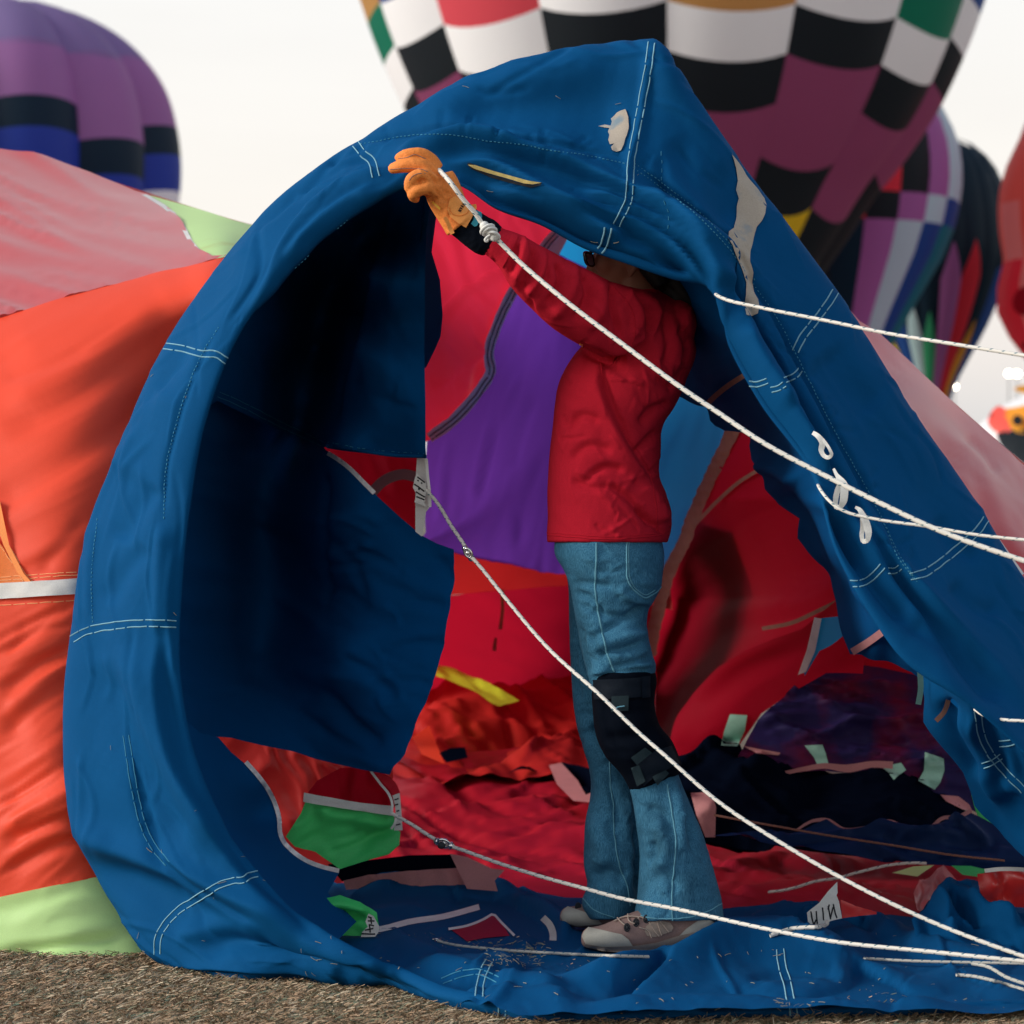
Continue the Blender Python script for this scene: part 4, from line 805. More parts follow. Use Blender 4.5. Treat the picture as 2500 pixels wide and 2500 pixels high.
epanel([(800, 2110), (900, 2100), (1000, 2088), (1110, 2086), (1130, 2120), (1000, 2128), (900, 2138), (835, 2152)], flat(6.78), 'black_in', 'black strip on the floor', step=8)
epanel([(1098, 2084), (1140, 2092), (1200, 2120), (1232, 2124), (1208, 2150), (1215, 2176), (1140, 2170)], flat(6.66), 'tape_pink', name='seam_tape', step=7)

# ------------------------------------------------------------------ the blue scoop
SC = thing('balloon_scoop', (-.1, 5.8, 0), 'big blue fabric mouth scoop held open like a hood, white stitched seams', 'balloon scoop')
ST = [  # hem side (px,py,Y), outer silhouette (px,py,Y)
 ((2620, 2436, 5.30), (2620, 2474, 5.32)), ((2250, 2450, 5.24), (2250, 2490, 5.23)), ((1900, 2458, 5.20), (1900, 2494, 5.215)), ((1560, 2462, 5.18), (1560, 2506, 5.17)), ((1266, 2456, 5.20), (1266, 2503, 5.18)), ((1120, 2426, 5.30), (1120, 2465, 5.33)), ((1000, 2382, 5.42), (1000, 2434, 5.48)),
 ((849, 2313, 5.52), (776, 2412, 5.57)), ((750, 2250, 5.58), (560, 2404, 5.63)), ((647, 2147, 5.64), (400, 2362, 5.76)), ((549, 2018, 5.68), (262, 2192, 5.90)), ((474, 1831, 5.72), (171, 1993, 5.96)), ((441, 1640, 5.74), (153, 1760, 5.98)),
 ((445, 1421, 5.74), (173, 1540, 5.99)), ((466, 1230, 5.74), (217, 1292, 5.99)), ((502, 1033, 5.74), (290, 1090, 5.98)), ((585, 818, 5.74), (404, 838, 5.97)), ((700, 655, 5.73), (551, 626, 5.96)), ((849, 528, 5.72), (688, 481, 5.95)),
 ((958, 466, 5.71), (878, 342, 5.94)), ((1110, 450, 5.71), (1002, 267, 5.93)), ((1214, 512, 5.71), (1121, 207, 5.93)), ((1318, 549, 5.71), (1300, 143, 5.92)), ((1426, 606, 5.71), (1440, 111, 5.92)), ((1525, 642, 5.71), (1545, 97, 5.90)),
 ((1640, 680, 5.71), (1602, 99, 5.88)), ((1737, 706, 5.69), (1660, 186, 5.88)), ((1780, 849, 5.66), (1786, 370, 5.88)), ((1852, 981, 5.62), (1930, 555, 5.86)), ((1980, 1157, 5.57), (2060, 735, 5.84)), ((2043, 1354, 5.52), (2221, 994, 5.80)),
 ((2121, 1494, 5.48), (2360, 1190, 5.76)), ((2225, 1628, 5.44), (2482, 1385, 5.72)), ((2328, 1692, 5.42), (2620, 1600, 5.7)), ((2460, 1800, 5.42), (2720, 1800, 5.7)), ((2600, 1950, 5.42), (2800, 2050, 5.7))]
rows = []
for k, (I, O) in enumerate(ST):
    I = np.array(I, float); O = np.array(O, float); d = O[:2]-I[:2]; n_ = d/np.linalg.norm(d)
    low = k < 7
    b = .02 if low else (.07 if k < 19 else .05)
    Ob = np.array([*(O[:2]-n_*14), O[2]+.10]); Oc = np.array([*(O[:2]-n_*(30 if low else 90)), O[2]+(.2 if low else .75)])
    M1 = I+(O-I)*.34; M1[2] -= b; M2 = I+(O-I)*.70; M2[2] -= b*.75
    It = np.array([*(I[:2]+n_*16), I[2]+.05]); Iu = np.array([*(I[:2]+n_*40), I[2]+.16])
    if low: It = np.array([*(I[:2]-n_*1), I[2]+.06]); Iu = np.array([*(I[:2]+n_*14), I[2]+.12])
    rows.append([Oc, Ob, O, M2, M1, I, It, Iu])
NU, NV = 860, 170
G = loft(rows, NU, NV)
P0 = W(G).reshape(-1, 3); FC = grid_faces(NU, NV); Nn = vnorm(P0, FC)
q = G.reshape(-1, 3)[:, :2]
# orientation: outward normals face the camera on the band
if (Nn[:, 1]*(np.arange(NU*NV) % NV > 62)).sum() > 0: FC = FC[:, ::-1]; Nn = -Nn
SF = [  # folds: longitudinal along the left band
 ('s', [(391, 1525), (393, 1655), (414, 1773), (450, 1883), (497, 1966), (569, 2095), (640, 2180), (760, 2290)], 34, .020), ('r', [(400, 1266), (395, 1420), (392, 1560)], 20, .010),
 ('v', [(533, 800), (492, 867), (455, 955), (424, 1059), (406, 1136), (401, 1266)], 9, .006), ('r', [(300, 1560), (350, 1720), (440, 1900), (560, 2090)], 40, .014), ('v', [(250, 1600), (300, 1760), (380, 1930), (470, 2080)], 46, .014),
 ('s', [(238, 1266), (222, 1421), (228, 1525)], 30, .007), ('v', [(321, 1862), (336, 1950), (362, 2028), (409, 2106), (424, 2116), (481, 2163), (569, 2219), (673, 2276)], 13, .014),
 ('r', [(171, 1990), (259, 2062), (350, 2095), (430, 2120), (560, 2190), (740, 2300)], 36, .022), ('v', [(200, 2080), (330, 2140), (480, 2230), (640, 2320), (820, 2390)], 44, .020), ('s', [(404, 2372), (520, 2372), (650, 2385), (800, 2408)], 22, -.018),
 ('v', [(595, 2262), (700, 2320), (800, 2352), (890, 2380)], 20, .020), ('r', [(700, 2205), (800, 2290), (900, 2345), (1000, 2392), (1130, 2440), (1300, 2470)], 16, .014), ('v', [(480, 2330), (560, 2300), (640, 2310), (760, 2350)], 26, .014), ('r', [(420, 2290), (520, 2260), (650, 2300)], 26, .010),
 ('v', [(290, 1330), (330, 1250), (380, 1180)], 26, .010), ('v', [(255, 1480), (300, 1400), (360, 1330)], 26, .008), ('r', [(300, 1180), (345, 1060), (420, 930)], 36, .010), ('v', [(360, 1000), (400, 920), (470, 830)], 18, .006),
 # upper left roll
 ('s', [(595, 766), (647, 688), (688, 606), (719, 559), (766, 507), (880, 430), (983, 412)], 36, .024), ('v', [(621, 575), (750, 466), (880, 388), (960, 372)], 12, .010), ('r', [(560, 690), (650, 560), (780, 440), (900, 360)], 26, .012), ('v', [(800, 408), (860, 375), (905, 352)], 8, .008), ('s', [(690, 640), (760, 560), (850, 490), (930, 450)], 24, .014),
 # hood rolls under the hem seam
 ('S', [(1000, 396), (1060, 376), (1162, 373), (1318, 396), (1420, 432), (1560, 500), (1680, 590), (1760, 690)], 40, .042), ('S', [(1085, 402), (1200, 428), (1300, 474), (1400, 522), (1500, 548), (1620, 604), (1730, 700)], 34, .046), ('v', [(1110, 440), (1230, 486), (1330, 525), (1440, 590), (1560, 642), (1650, 668)], 18, .022),
 ('r', [(1180, 452), (1318, 500), (1440, 548), (1560, 600), (1660, 650)], 16, .026), ('S', [(1400, 480), (1500, 516), (1600, 560), (1700, 630), (1780, 740)], 26, .036), ('v', [(1499, 575), (1560, 600), (1628, 637), (1690, 672)], 15, .024), ('r', [(1560, 470), (1640, 520), (1740, 610), (1820, 720)], 24, .022), ('v', [(1560, 430), (1650, 490), (1740, 570), (1800, 660)], 18, .016),
 ('r', [(960, 400), (1000, 372), (1060, 356), (1160, 350), (1290, 368)], 14, .014), ('v', [(1050, 350), (1160, 338), (1290, 358), (1400, 386)], 9, .008),
 ('v', [(878, 352), (981, 330), (1111, 325), (1266, 346), (1421, 374), (1530, 394)], 7, .010), ('v', [(1545, 404), (1628, 462), (1706, 524), (1763, 582), (1800, 628), (1842, 694), (1893, 766), (1940, 854), (1992, 958), (2043, 1059), (2095, 1152), (2147, 1250), (2194, 1359)], 8, .012),
 ('r', [(1590, 105), (1580, 180), (1556, 330), (1538, 400), (1530, 480)], 10, .008), ('r', [(1600, 110), (1680, 270), (1790, 450)], 40, .012), ('v', [(1640, 330), (1700, 450), (1800, 560)], 30, .010), ('v', [(1610, 380), (1618, 460), (1632, 540)], 12, .006),
 ('r', [(1000, 300), (1150, 240), (1350, 180), (1520, 150)], 50, .012), ('v', [(1100, 290), (1250, 270), (1420, 280), (1540, 300)], 50, .010),
 # right hem rolls
 ('s', [(1745, 730), (1800, 850), (1870, 970), (1960, 1080), (2060, 1200), (2150, 1350), (2260, 1470), (2400, 1600), (2520, 1740)], 44, -.034), ('s', [(1720, 640), (1800, 735), (1860, 830), (1910, 930), (1990, 1080), (2085, 1245), (2180, 1395), (2300, 1555), (2430, 1700)], 46, .034), ('v', [(1725, 630), (1806, 730), (1866, 826), (1916, 926), (1996, 1076), (2091, 1241), (2186, 1391), (2306, 1551)], 11, .022), ('v', [(1830, 790), (1890, 880), (1960, 1000), (2040, 1120)], 14, .020),
 ('r', [(1800, 800), (1850, 900), (1930, 1020)], 18, .016), ('v', [(2040, 1240), (2080, 1330), (2140, 1420), (2230, 1530)], 22, .024), ('r', [(2070, 1200), (2160, 1350), (2290, 1500), (2420, 1640)], 22, .018), ('v', [(2010, 1230), (2060, 1290), (2110, 1380)], 12, .018),
 ('v', [(2000, 860), (2060, 940), (2140, 1010)], 40, .012), ('r', [(1900, 640), (2020, 820), (2160, 1010), (2300, 1210)], 50, .010), ('v', [(2280, 1260), (2340, 1340), (2400, 1360)], 20, .008), ('v', [(2320, 1420), (2380, 1480), (2440, 1500)], 20, .010), ('v', [(2200, 1500), (2320, 1590), (2450, 1720)], 24, .016)]
rc = np.random.default_rng(21)
for _ in range(150):
    iu = int(rc.uniform(30, NU-30)); iv = int(rc.uniform(40, NV-26)); c0 = G[iu, iv, :2]; tv = G[iu+12, iv, :2]-G[iu-12, iv, :2]; tv /= np.linalg.norm(tv)+1e-9
    an = math.atan2(tv[1], tv[0])+rc.normal(0, .22); L_ = rc.uniform(110, 360); cv = rc.normal(0, .07)*L_
    dv = np.array([math.cos(an), math.sin(an)]); nv_ = np.array([-dv[1], dv[0]])
    SF.append((rc.choice(['v', 's', 'S', 'r']), [tuple(c0-dv*L_/2), tuple(c0+nv_*cv), tuple(c0+dv*L_/2)], rc.uniform(5, 9), rc.uniform(.0018, .0042)))
for _ in range(60):                          # puckers along the hem seam
    pl_ = cr([(878, 352), (981, 333), (1111, 330), (1266, 352), (1421, 378), (1530, 400), (1628, 468), (1763, 588), (1842, 697), (1940, 858), (2043, 1062), (2147, 1253), (2230, 1411)], 400); k_ = rc.integers(4, 395)
    c0 = pl_[k_]; tv = pl_[k_+3]-pl_[k_-3]; tv /= np.linalg.norm(tv); nv_ = np.array([-tv[1], tv[0]]); dv = nv_+tv*rc.normal(0, .5); L_ = rc.uniform(18, 50)*rc.choice([-1, 1])
    SF.append(('v', [tuple(c0), tuple(c0+dv*L_*.5+tv*2), tuple(c0+dv*L_)], rc.uniform(4, 7), rc.uniform(.0015, .0035)))
vpos = (np.arange(NU*NV) % NV)/NV
hh = 1.55*fold_h(q, SF)+wrink_h(q, [(420, 110, 75, .005, 0, 70), (340, 22, 35, .0014, 1, 71), (340, 20, 110, .0014, 1, 74)])
# keep silhouettes and hem lines where they are
edge_w = np.clip(-Nn[:, 1]*2.2+.1, .06, 1)
P1 = P0+Nn*(hh*edge_w)[:, None]
# the cloth is cut into gores at the stitched seams: five panels of one continuous shape
uidx = FC[:, 0]//NV if True else 0
cuts = [0, 130, 250, 330, 410, 490, NU]
NS = len(ST)
def uof(k): return int(round(k/(NS-1)*NU))
arc = cr(np.array([[*(0.5*(np.array(I)+np.array(O))),] for I, O in ST]), NU)
def near_u(px, py): return int(np.argmin(((arc[:, :2]-np.array([px, py]))**2).sum(1)))
cuts = [0, near_u(1000, 2410), near_u(300, 1540), near_u(455, 860), near_u(910, 400), near_u(1570, 400), near_u(1990, 830), near_u(2150, 1370), NU]
minu = FC.min(1)//NV
scoop_objs = []
for a, b in zip(cuts[:-1], cuts[1:]):
    fs = FC[(minu >= a) & (minu < b)]; ids, inv = np.unique(fs, return_inverse=True)
    o = mk('scoop_panel', P1[ids], inv.reshape(-1, 4), M['scoop'], SC); scoop_objs.append(o)
    NN = vnorm(P1, FC)
    o.data.normals_split_custom_set_from_vertices([tuple(n_) for n_ in NN[ids]])
bvS = [bvh(o) for o in scoop_objs]

# floor of the scoop, people stand on it
def YG(h): return lambda q_: (CZ-h)*F/(np.maximum(q_[:, 1], 1500)-1250)
fl_f = [('s', [(940, 2262), (1054, 2301), (1129, 2324), (1196, 2342), (1300, 2360)], 40, .03), ('v', [(961, 2268), (1054, 2301), (1129, 2324), (1200, 2345)], 14, .025),
        ('s', [(1255, 2396), (1400, 2388), (1560, 2380), (1700, 2345), (1830, 2292), (2000, 2312), (2150, 2345)], 60, .034), ('r', [(1400, 2420), (1560, 2372), (1760, 2330), (1888, 2322), (2030, 2345), (2160, 2390)], 24, .026),
        ('v', [(1640, 2352), (1570, 2400), (1500, 2440)], 12, .03), ('s', [(2070, 2366), (2130, 2392), (2220, 2425)], 34, -.04), ('v', [(2080, 2372), (2130, 2400), (2200, 2436)], 14, .04), ('s', [(1400, 2470), (1700, 2458), (2000, 2462), (2400, 2452)], 30, .03), ('s', [(1100, 2430), (1260, 2440), (1420, 2452)], 26, .02), ('v', [(1500, 2345), (1640, 2316), (1760, 2296)], 9, .02), ('r', [(1780, 2262), (1950, 2250), (2100, 2262), (2230, 2300)], 18, .03),
        ('v', [(1980, 2256), (2080, 2262), (2140, 2280)], 8, .02), ('r', [(1240, 2205), (1330, 2240), (1400, 2290)], 16, .03), ('v', [(1180, 2200), (1260, 2225), (1330, 2280)], 12, .02), ('r', [(860, 2190), (1000, 2176), (1150, 2176), (1300, 2190)], 14, .03), ('v', [(1060, 2245), (1170, 2225), (1280, 2236), (1330, 2275)], 14, .04), ('v', [(1080, 2290), (1150, 2262), (1260, 2262)], 10, .03),
        ('r', [(1000, 2350), (1200, 2400), (1400, 2440)], 20, .015), ('r', [(2200, 2300), (2320, 2330), (2480, 2350)], 20, .025), ('v', [(2250, 2260), (2350, 2290), (2480, 2330)], 12, .025)]
sf = panel('scoop_panel', [(600, 2130), (700, 2140), (852, 2166), (930, 2160), (1007, 2155), (1100, 2158), (1180, 2164), (1266, 2171), (1318, 2176), (1450, 2200), (1560, 2240), (1660, 2252), (1733, 2230), (1831, 2212), (1930, 2196), (1990, 2212), (2064, 2238), (2235, 2238), (2290, 2180), (2360, 2150), (2500, 2180), (2640, 2200), (2640, 2470), (2200, 2482), (1900, 2486), (1560, 2494), (1266, 2490), (1120, 2450), (1000, 2405), (849, 2330), (720, 2240)],
           YG(.03), M['scoop'], SC, step=6, folds=[(a_, b_, c_, d_*1.5) for a_, b_, c_, d_ in fl_f]+rf(26, (900, 2450), (2180, 2290), 4, 12, (100, 300), (7, 14), (.008, .022), 306)+rf(34, (1050, 2450), (2290, 2460), -8, 22, (70, 260), (6, 13), (.004, .011), 307), wr=[(260, 50, 4, .016, 0, 80), (120, 26, -6, .006, 1, 81), (60, 14, 10, .002, 0, 82)], up=True)
sf['label'] = 'blue cloth lying on the ground'
for v_ in sf.data.vertices: v_.co.z = max(v_.co.z, .026+.4*max(0, v_.co.z-.026) if v_.co.z > .026 else .026) if v_.co.z < .026 else v_.co.z
bvF = bvh(sf)

# inside of the scoop: panels between the hem and the envelope
def ip(ol, pts, folds=(), wr=(), label=None, step=9, m='scoop_in', so=False):
    o = panel('lining_panel', ol, tps(pts), M[m], SC, step=step, folds=folds, wr=wr, smooth_outline=so)
    if label: o['label'] = label
    return o
I1 = ip([(470, 1010), (510, 900), (590, 790), (700, 640), (850, 510), (960, 440), (1060, 445), (1040, 560), (1035, 800), (1038, 950), (1040, 1113), (960, 1110), (893, 1101), (820, 1092), (787, 1092), (673, 1046), (533, 980)],
        [(470, 1010, 6.02), (520, 960, 6.03), (590, 800, 6.03), (850, 515, 6.0), (955, 455, 6.05), (700, 800, 6.6), (955, 480, 6.1), (903, 673, 6.22), (862, 850, 6.28), (825, 1075, 6.32), (900, 560, 6.5), (840, 690, 6.95), (780, 850, 7.1), (730, 1040, 7.0), (1045, 460, 6.0), (1036, 800, 6.12), (1040, 1113, 6.14), (950, 800, 6.2), (925, 1090, 6.22), (660, 1000, 6.7)],
        folds=[('v', [(948, 470), (900, 673), (856, 850), (818, 1060)], 10, .02), ('r', [(965, 480), (918, 673), (876, 850), (838, 1060)], 12, .012), ('v', [(1000, 620), (980, 800), (960, 980)], 14, .006), ('v', [(900, 960), (960, 985), (1020, 1000)], 10, .006)]+rf(16, (880, 1030), (520, 1090), 80, 25, (60, 200), (6, 12), (.003, .008), 308), wr=[(260, 60, 80, .010, 0, 83), (120, 40, 30, .005, 1, 84)], label='upper lining panel, its right half catching light')
ip([(1030, 470), (1068, 480), (1066, 523), (1054, 616), (1074, 683), (1081, 770), (1076, 820), (1064, 849), (1040, 898), (1020, 900), (1020, 700)], [(1030, 480, 6.0), (1066, 523, 6.35), (1080, 776, 6.5), (1040, 900, 6.5), (1030, 700, 6.2)], label='dark sliver of lining', step=7, so=False)
I2 = ip([(440, 1000), (533, 958), (673, 1030), (787, 1086), (800, 1102), (852, 1140), (914, 1204), (970, 1256), (1028, 1307), (1064, 1326), (1106, 1341), (1104, 1395), (1100, 1473), (1090, 1550), (1069, 1628), (1048, 1700), (1017, 1768), (991, 1842), (950, 1891), (878, 1878), (766, 1852), (673, 1826), (569, 1800), (430, 1790), (408, 1640), (415, 1400)],
        [(470, 1010, 6.02), (440, 1400, 6.02), (440, 1640, 6.0), (480, 1780, 6.02), (730, 1080, 7.0), (640, 1300, 7.0), (620, 1600, 6.85), (700, 1450, 6.9), (815, 1300, 6.4), (815, 1600, 6.35), (800, 1130, 6.5), (1064, 1328, 6.25), (1105, 1341, 6.2), (1095, 1500, 6.2), (1020, 1760, 6.22), (950, 1890, 6.25), (900, 1300, 6.3), (930, 1600, 6.28), (766, 1850, 6.5)],
        folds=[('v', [(795, 1130), (792, 1300), (800, 1480)], 10, .014), ('v', [(850, 1330), (920, 1360), (1000, 1400)], 14, .012), ('v', [(820, 1600), (900, 1640), (980, 1720)], 16, .014), ('v', [(700, 1720), (780, 1780), (900, 1860)], 14, .014), ('r', [(860, 1680), (960, 1640), (1070, 1600)], 22, .012), ('v', [(780, 1680), (850, 1760), (940, 1830)], 16, .016), ('v', [(940, 1480), (1010, 1470), (1090, 1480)], 8, .008)]+rf(26, (800, 1090), (1250, 1860), 15, 25, (60, 220), (6, 14), (.004, .011), 309),
        wr=[(240, 60, 20, .012, 0, 85), (110, 34, 30, .006, 1, 86)], label='lower lining panel billowing inward')
I3 = ip([(436, 1680), (455, 1760), (490, 1790), (533, 1800), (564, 1836), (600, 1866), (631, 1899), (655, 1930), (673, 1966), (682, 2000), (683, 2033), (692, 2056), (709, 2075), (730, 2094), (750, 2106), (790, 2122), (828, 2131), (800, 2180), (870, 2250), (820, 2300), (700, 2230), (580, 2080), (490, 1900)],
        [(470, 1800, 5.86), (600, 2080, 5.75), (760, 2250, 5.7), (820, 2290, 5.7), (640, 1910, 6.2), (690, 2040, 6.2), (828, 2131, 6.3), (540, 1810, 6.1), (620, 2000, 6.2)], label='black looking lining above the bottom hem')
I4 = ip([(1560, 600), (1640, 660), (1740, 690), (1830, 900), (1990, 1140), (2060, 1340), (2140, 1490), (2330, 1690), (2360, 1760), (2300, 1700), (2225, 1640), (2147, 1613), (2075, 1597), (2059, 1551), (2043, 1499), (2028, 1447), (1997, 1395), (1966, 1354), (1940, 1318), (1930, 1276), (1893, 1235), (1870, 1193), (1872, 1160), (1850, 1135), (1836, 1121), (1826, 1090), (1829, 1062), (1800, 1060), (1769, 1054), (1745, 1040), (1733, 1028), (1723, 997), (1650, 960), (1560, 900)],
        [(1600, 620, 5.95), (1737, 706, 5.80), (1830, 900, 5.78), (1990, 1160, 5.70), (2060, 1350, 5.64), (2140, 1490, 5.6), (2330, 1690, 5.55), (1720, 990, 6.5), (1830, 1060, 6.45), (1870, 1180, 6.4), (1940, 1318, 6.35), (2028, 1447, 6.3), (2075, 1597, 6.2), (1600, 900, 6.5), (2250, 1660, 5.9)],
        folds=[('r', [(1850, 1130), (1900, 1140), (1960, 1180)], 20, .03), ('v', [(1900, 1180), (1960, 1300), (2040, 1450)], 20, .03)], wr=[(160, 50, 60, .016, 0, 87)], label='dark lining inside the right edge')
I5 = ip([(2250, 1640), (2340, 1680), (2440, 1780), (2640, 1900), (2640, 2170), (2520, 2110), (2447, 2049), (2380, 1966), (2349, 1888), (2307, 1831), (2261, 1759), (2255, 1700)],
        [(2260, 1660, 5.75), (2340, 1690, 5.55), (2640, 1900, 5.55), (2640, 2170, 5.75), (2447, 2049, 5.95), (2349, 1888, 5.9), (2400, 1850, 5.75)], folds=[('s', [(2383, 1733), (2390, 1790), (2421, 1850), (2500, 1940)], 30, .03), ('v', [(2300, 1700), (2330, 1790), (2400, 1900)], 20, .03), ('r', [(2330, 1720), (2370, 1830), (2460, 1960)], 16, .02)], wr=[(160, 40, 60, .014, 0, 88)], label='blue lining gathered at the lower right', m='scoop')
# fallen heap of blue cloth at the right
for ol, Y, fo_ in (([(2240, 2300), (2225, 2250), (2270, 2200), (2290, 2160), (2330, 2140), (2370, 2150), (2392, 2190), (2440, 2222), (2640, 2230), (2640, 2330), (2400, 2320)], 6.02, [('r', [(2280, 2180), (2310, 2220), (2330, 2290)], 14, .04), ('v', [(2320, 2160), (2350, 2210), (2400, 2260)], 12, .05), ('r', [(2360, 2170), (2400, 2220), (2500, 2262)], 14, .04), ('v', [(2300, 2240), (2380, 2270), (2480, 2300)], 10, .04)]),
                   ([(1930, 2250), (1950, 2205), (1985, 2198), (2010, 2225), (2064, 2240), (2130, 2234), (2200, 2262), (2160, 2290), (2000, 2290)], 6.28, [('r', [(1950, 2225), (2010, 2250), (2120, 2255)], 14, .03), ('v', [(1980, 2262), (2060, 2262), (2140, 2275)], 8, .03)])):
    panel('lining_panel', ol, lambda q_, Y=Y: Y-(q_[:, 1]-2220)*.0016, M['scoop'], SC, step=7, folds=fo_, wr=[(80, 30, 40, .02, 0, 89)])
bvI = [bvh(o) for o in (I1, I2, I3, I4, I5)]

# hems, piping and tapes of the scoop
tube('piping', [(800, 1090, 6.40), (840, 1096, 6.3), (893, 1102, 6.2), (960, 1111, 6.18), (1039, 1114, 6.12)], .005, M['scoop'], SC)
def hem_tape(pl, w, m, tgt, off=.006): 
    a = offs(pl, w/2); b = offs(pl, -w/2)[::-1]; return decal('hem_tape', tgt, np.vstack([a, b]), M[m], SC, off=off, step=5)
hem_tape([(600, 1860), (631, 1895), (655, 1928), (673, 1966), (682, 2000), (684, 2033), (692, 2054), (709, 2073), (730, 2090), (750, 2102), (790, 2117), (828, 2126)], 11, 'tape_grey', [bvh(I3)])
hem_tape([(800, 1106), (826, 1122), (852, 1142), (882, 1172), (914, 1204)], 11, 'tape_grey', [bvh(I2)])
ribbon('webbing', [(1725, 988, 6.45), (1745, 968, 6.25), (1780, 940, 6.0), (1816, 917, 5.76)], 13, M['tape_brown'], SC, n=12)
ribbon('webbing', [(2080, 1592, 6.1), (2110, 1574, 5.95), (2155, 1542, 5.6)], 18, M['tape_pink'], SC, n=10)
ribbon('webbing', [(2246, 1640, 5.72), (2248, 1680, 5.74), (2242, 1720, 5.78)], 14, M['tape_mint'], SC, n=8)
ribbon('webbing', [(2318, 1700, 5.7), (2305, 1738, 5.72), (2285, 1760, 5.75)], 12, M['tape_brown'], SC, n=8)
hem_tape([(862, 2274), (930, 2268), (1000, 2250), (1080, 2238), (1170, 2214)], 14, 'tape_grey', [bvF])
hem_tape([(1325, 2240), (1342, 2258), (1350, 2280), (1350, 2296)], 17, 'tape', [bvF])
decal('fabric_fold', [bvF], [(1100, 2268), (1140, 2262), (1202, 2232), (1226, 2255), (1244, 2284), (1180, 2290), (1140, 2298)], M['crimson'], SC, off=.012, step=6)['label'] = 'scrap of red cloth showing in a fold of the blue floor'
hem_tape([(1095, 2268), (1140, 2260), (1185, 2242), (1203, 2232), (1222, 2250), (1256, 2284)], 6, 'tape_grey', [bvF], .016)

# seams of white thread
def seam2(pl, tgt, gap_px=16, m='thread', w=1.5, **k):
    for d_ in (gap_px/2, -gap_px/2): stitch('stitching', tgt, offs(pl, d_), M[m], SC, w=w, **k)
seam2([(1591, 104), (1582, 170), (1567, 250), (1552, 330), (1540, 400), (1538, 440), (1534, 490), (1518, 525), (1505, 550)], bvS)
seam2([(1484, 556), (1480, 580), (1470, 605), (1463, 612)], bvS, w=2)
seam2([(400, 845), (440, 850), (490, 863), (530, 866), (554, 882)], bvS, 15)
seam2([(176, 1560), (195, 1548), (230, 1536), (280, 1528), (340, 1522), (430, 1524)], bvS, 17)
seam2([(868, 352), (890, 378), (905, 390), (915, 420), (918, 432)], bvS, 17)
seam2([(2040, 712), (2015, 750), (1985, 790), (1955, 830), (1942, 858)], bvS, 16)
seam2([(2408, 1266), (2390, 1292), (2350, 1330), (2300, 1370), (2260, 1398), (2222, 1408)], bvS, 16)
seam2([(1828, 936), (1850, 938), (1874, 930)], bvS, 12); seam2([(1883, 952), (1900, 948), (1915, 938)], bvS, 13); seam2([(1917, 928), (1940, 918), (1955, 902)], bvS, 13)
seam2([(2070, 1424), (2100, 1424), (2130, 1408), (2155, 1382)], bvS, 15); seam2([(2168, 1394), (2185, 1394), (2198, 1384)], bvS, 13)
seam2([(384, 2330), (386, 2290), (400, 2262), (440, 2220), (480, 2195), (530, 2165), (575, 2150), (592, 2150), (610, 2138), (630, 2134)], bvS, 15)
seam2([(308, 1795), (318, 1862), (333, 1950), (355, 2028), (392, 2090), (410, 2108)], bvS, 14, 'seam_thread', w=1.2)
seam2([(1194, 2346), (1180, 2375), (1172, 2410), (1170, 2432)], [bvF]+bvS, 17); seam2([(1228, 2445), (1226, 2480)], bvS, 17); 
seam2([(1905, 2318), (1910, 2360), (1922, 2400), (1930, 2440)], [bvF]+bvS, 18); seam2([(1936, 2446), (1938, 2480)], bvS, 18)
seam2([(1080, 2396), (1120, 2380), (1170, 2374), (1215, 2392)], [bvF], 14, 'seam_thread')
for pl in ([(878, 352), (930, 343), (981, 333), (1050, 328), (1111, 330), (1190, 344), (1266, 352), (1350, 368), (1421, 378), (1530, 400)], [(1545, 410), (1628, 468), (1706, 530), (1763, 588), (1800, 634), (1842, 697), (1893, 770), (1940, 858), (1992, 962), (2043, 1062), (2095, 1155), (2147, 1253), (2194, 1362), (2230, 1411)],
           [(400, 1266), (406, 1136), (424, 1059), (455, 955), (492, 867), (533, 800)], [(238, 1266), (224, 1400), (226, 1525)], [(720, 655), (790, 590), (850, 535)], [(2150, 1260), (2200, 1362), (2240, 1420)]):
    stitch('stitching', bvS, pl, M['seam_thread'], SC, dash=7, gap=3, w=1.2)
stitch('stitching', bvS, offs([(1545, 402), (1628, 460), (1706, 522), (1763, 580), (1800, 625), (1842, 690)], -4), M['seam_thread'], SC, dash=7, gap=3, w=1.1)
seam2([(533, 962), (600, 992), (673, 1030), (740, 1062), (787, 1084)], bvI, 12, 'seam_thread', w=1.0)
stitch('stitching', bvI, [(800, 1080), (893, 1096), (1036, 1108)], M['seam_thread'], SC, dash=4, gap=2, w=1)
seam2([(2388, 1738), (2395, 1790), (2425, 1850), (2460, 1890), (2500, 1930)], bvI, 16)
seam2([(2440, 1816), (2470, 1812), (2500, 1800)], bvI, 14); seam2([(2400, 1870), (2425, 1860), (2445, 1846)], bvI, 12)

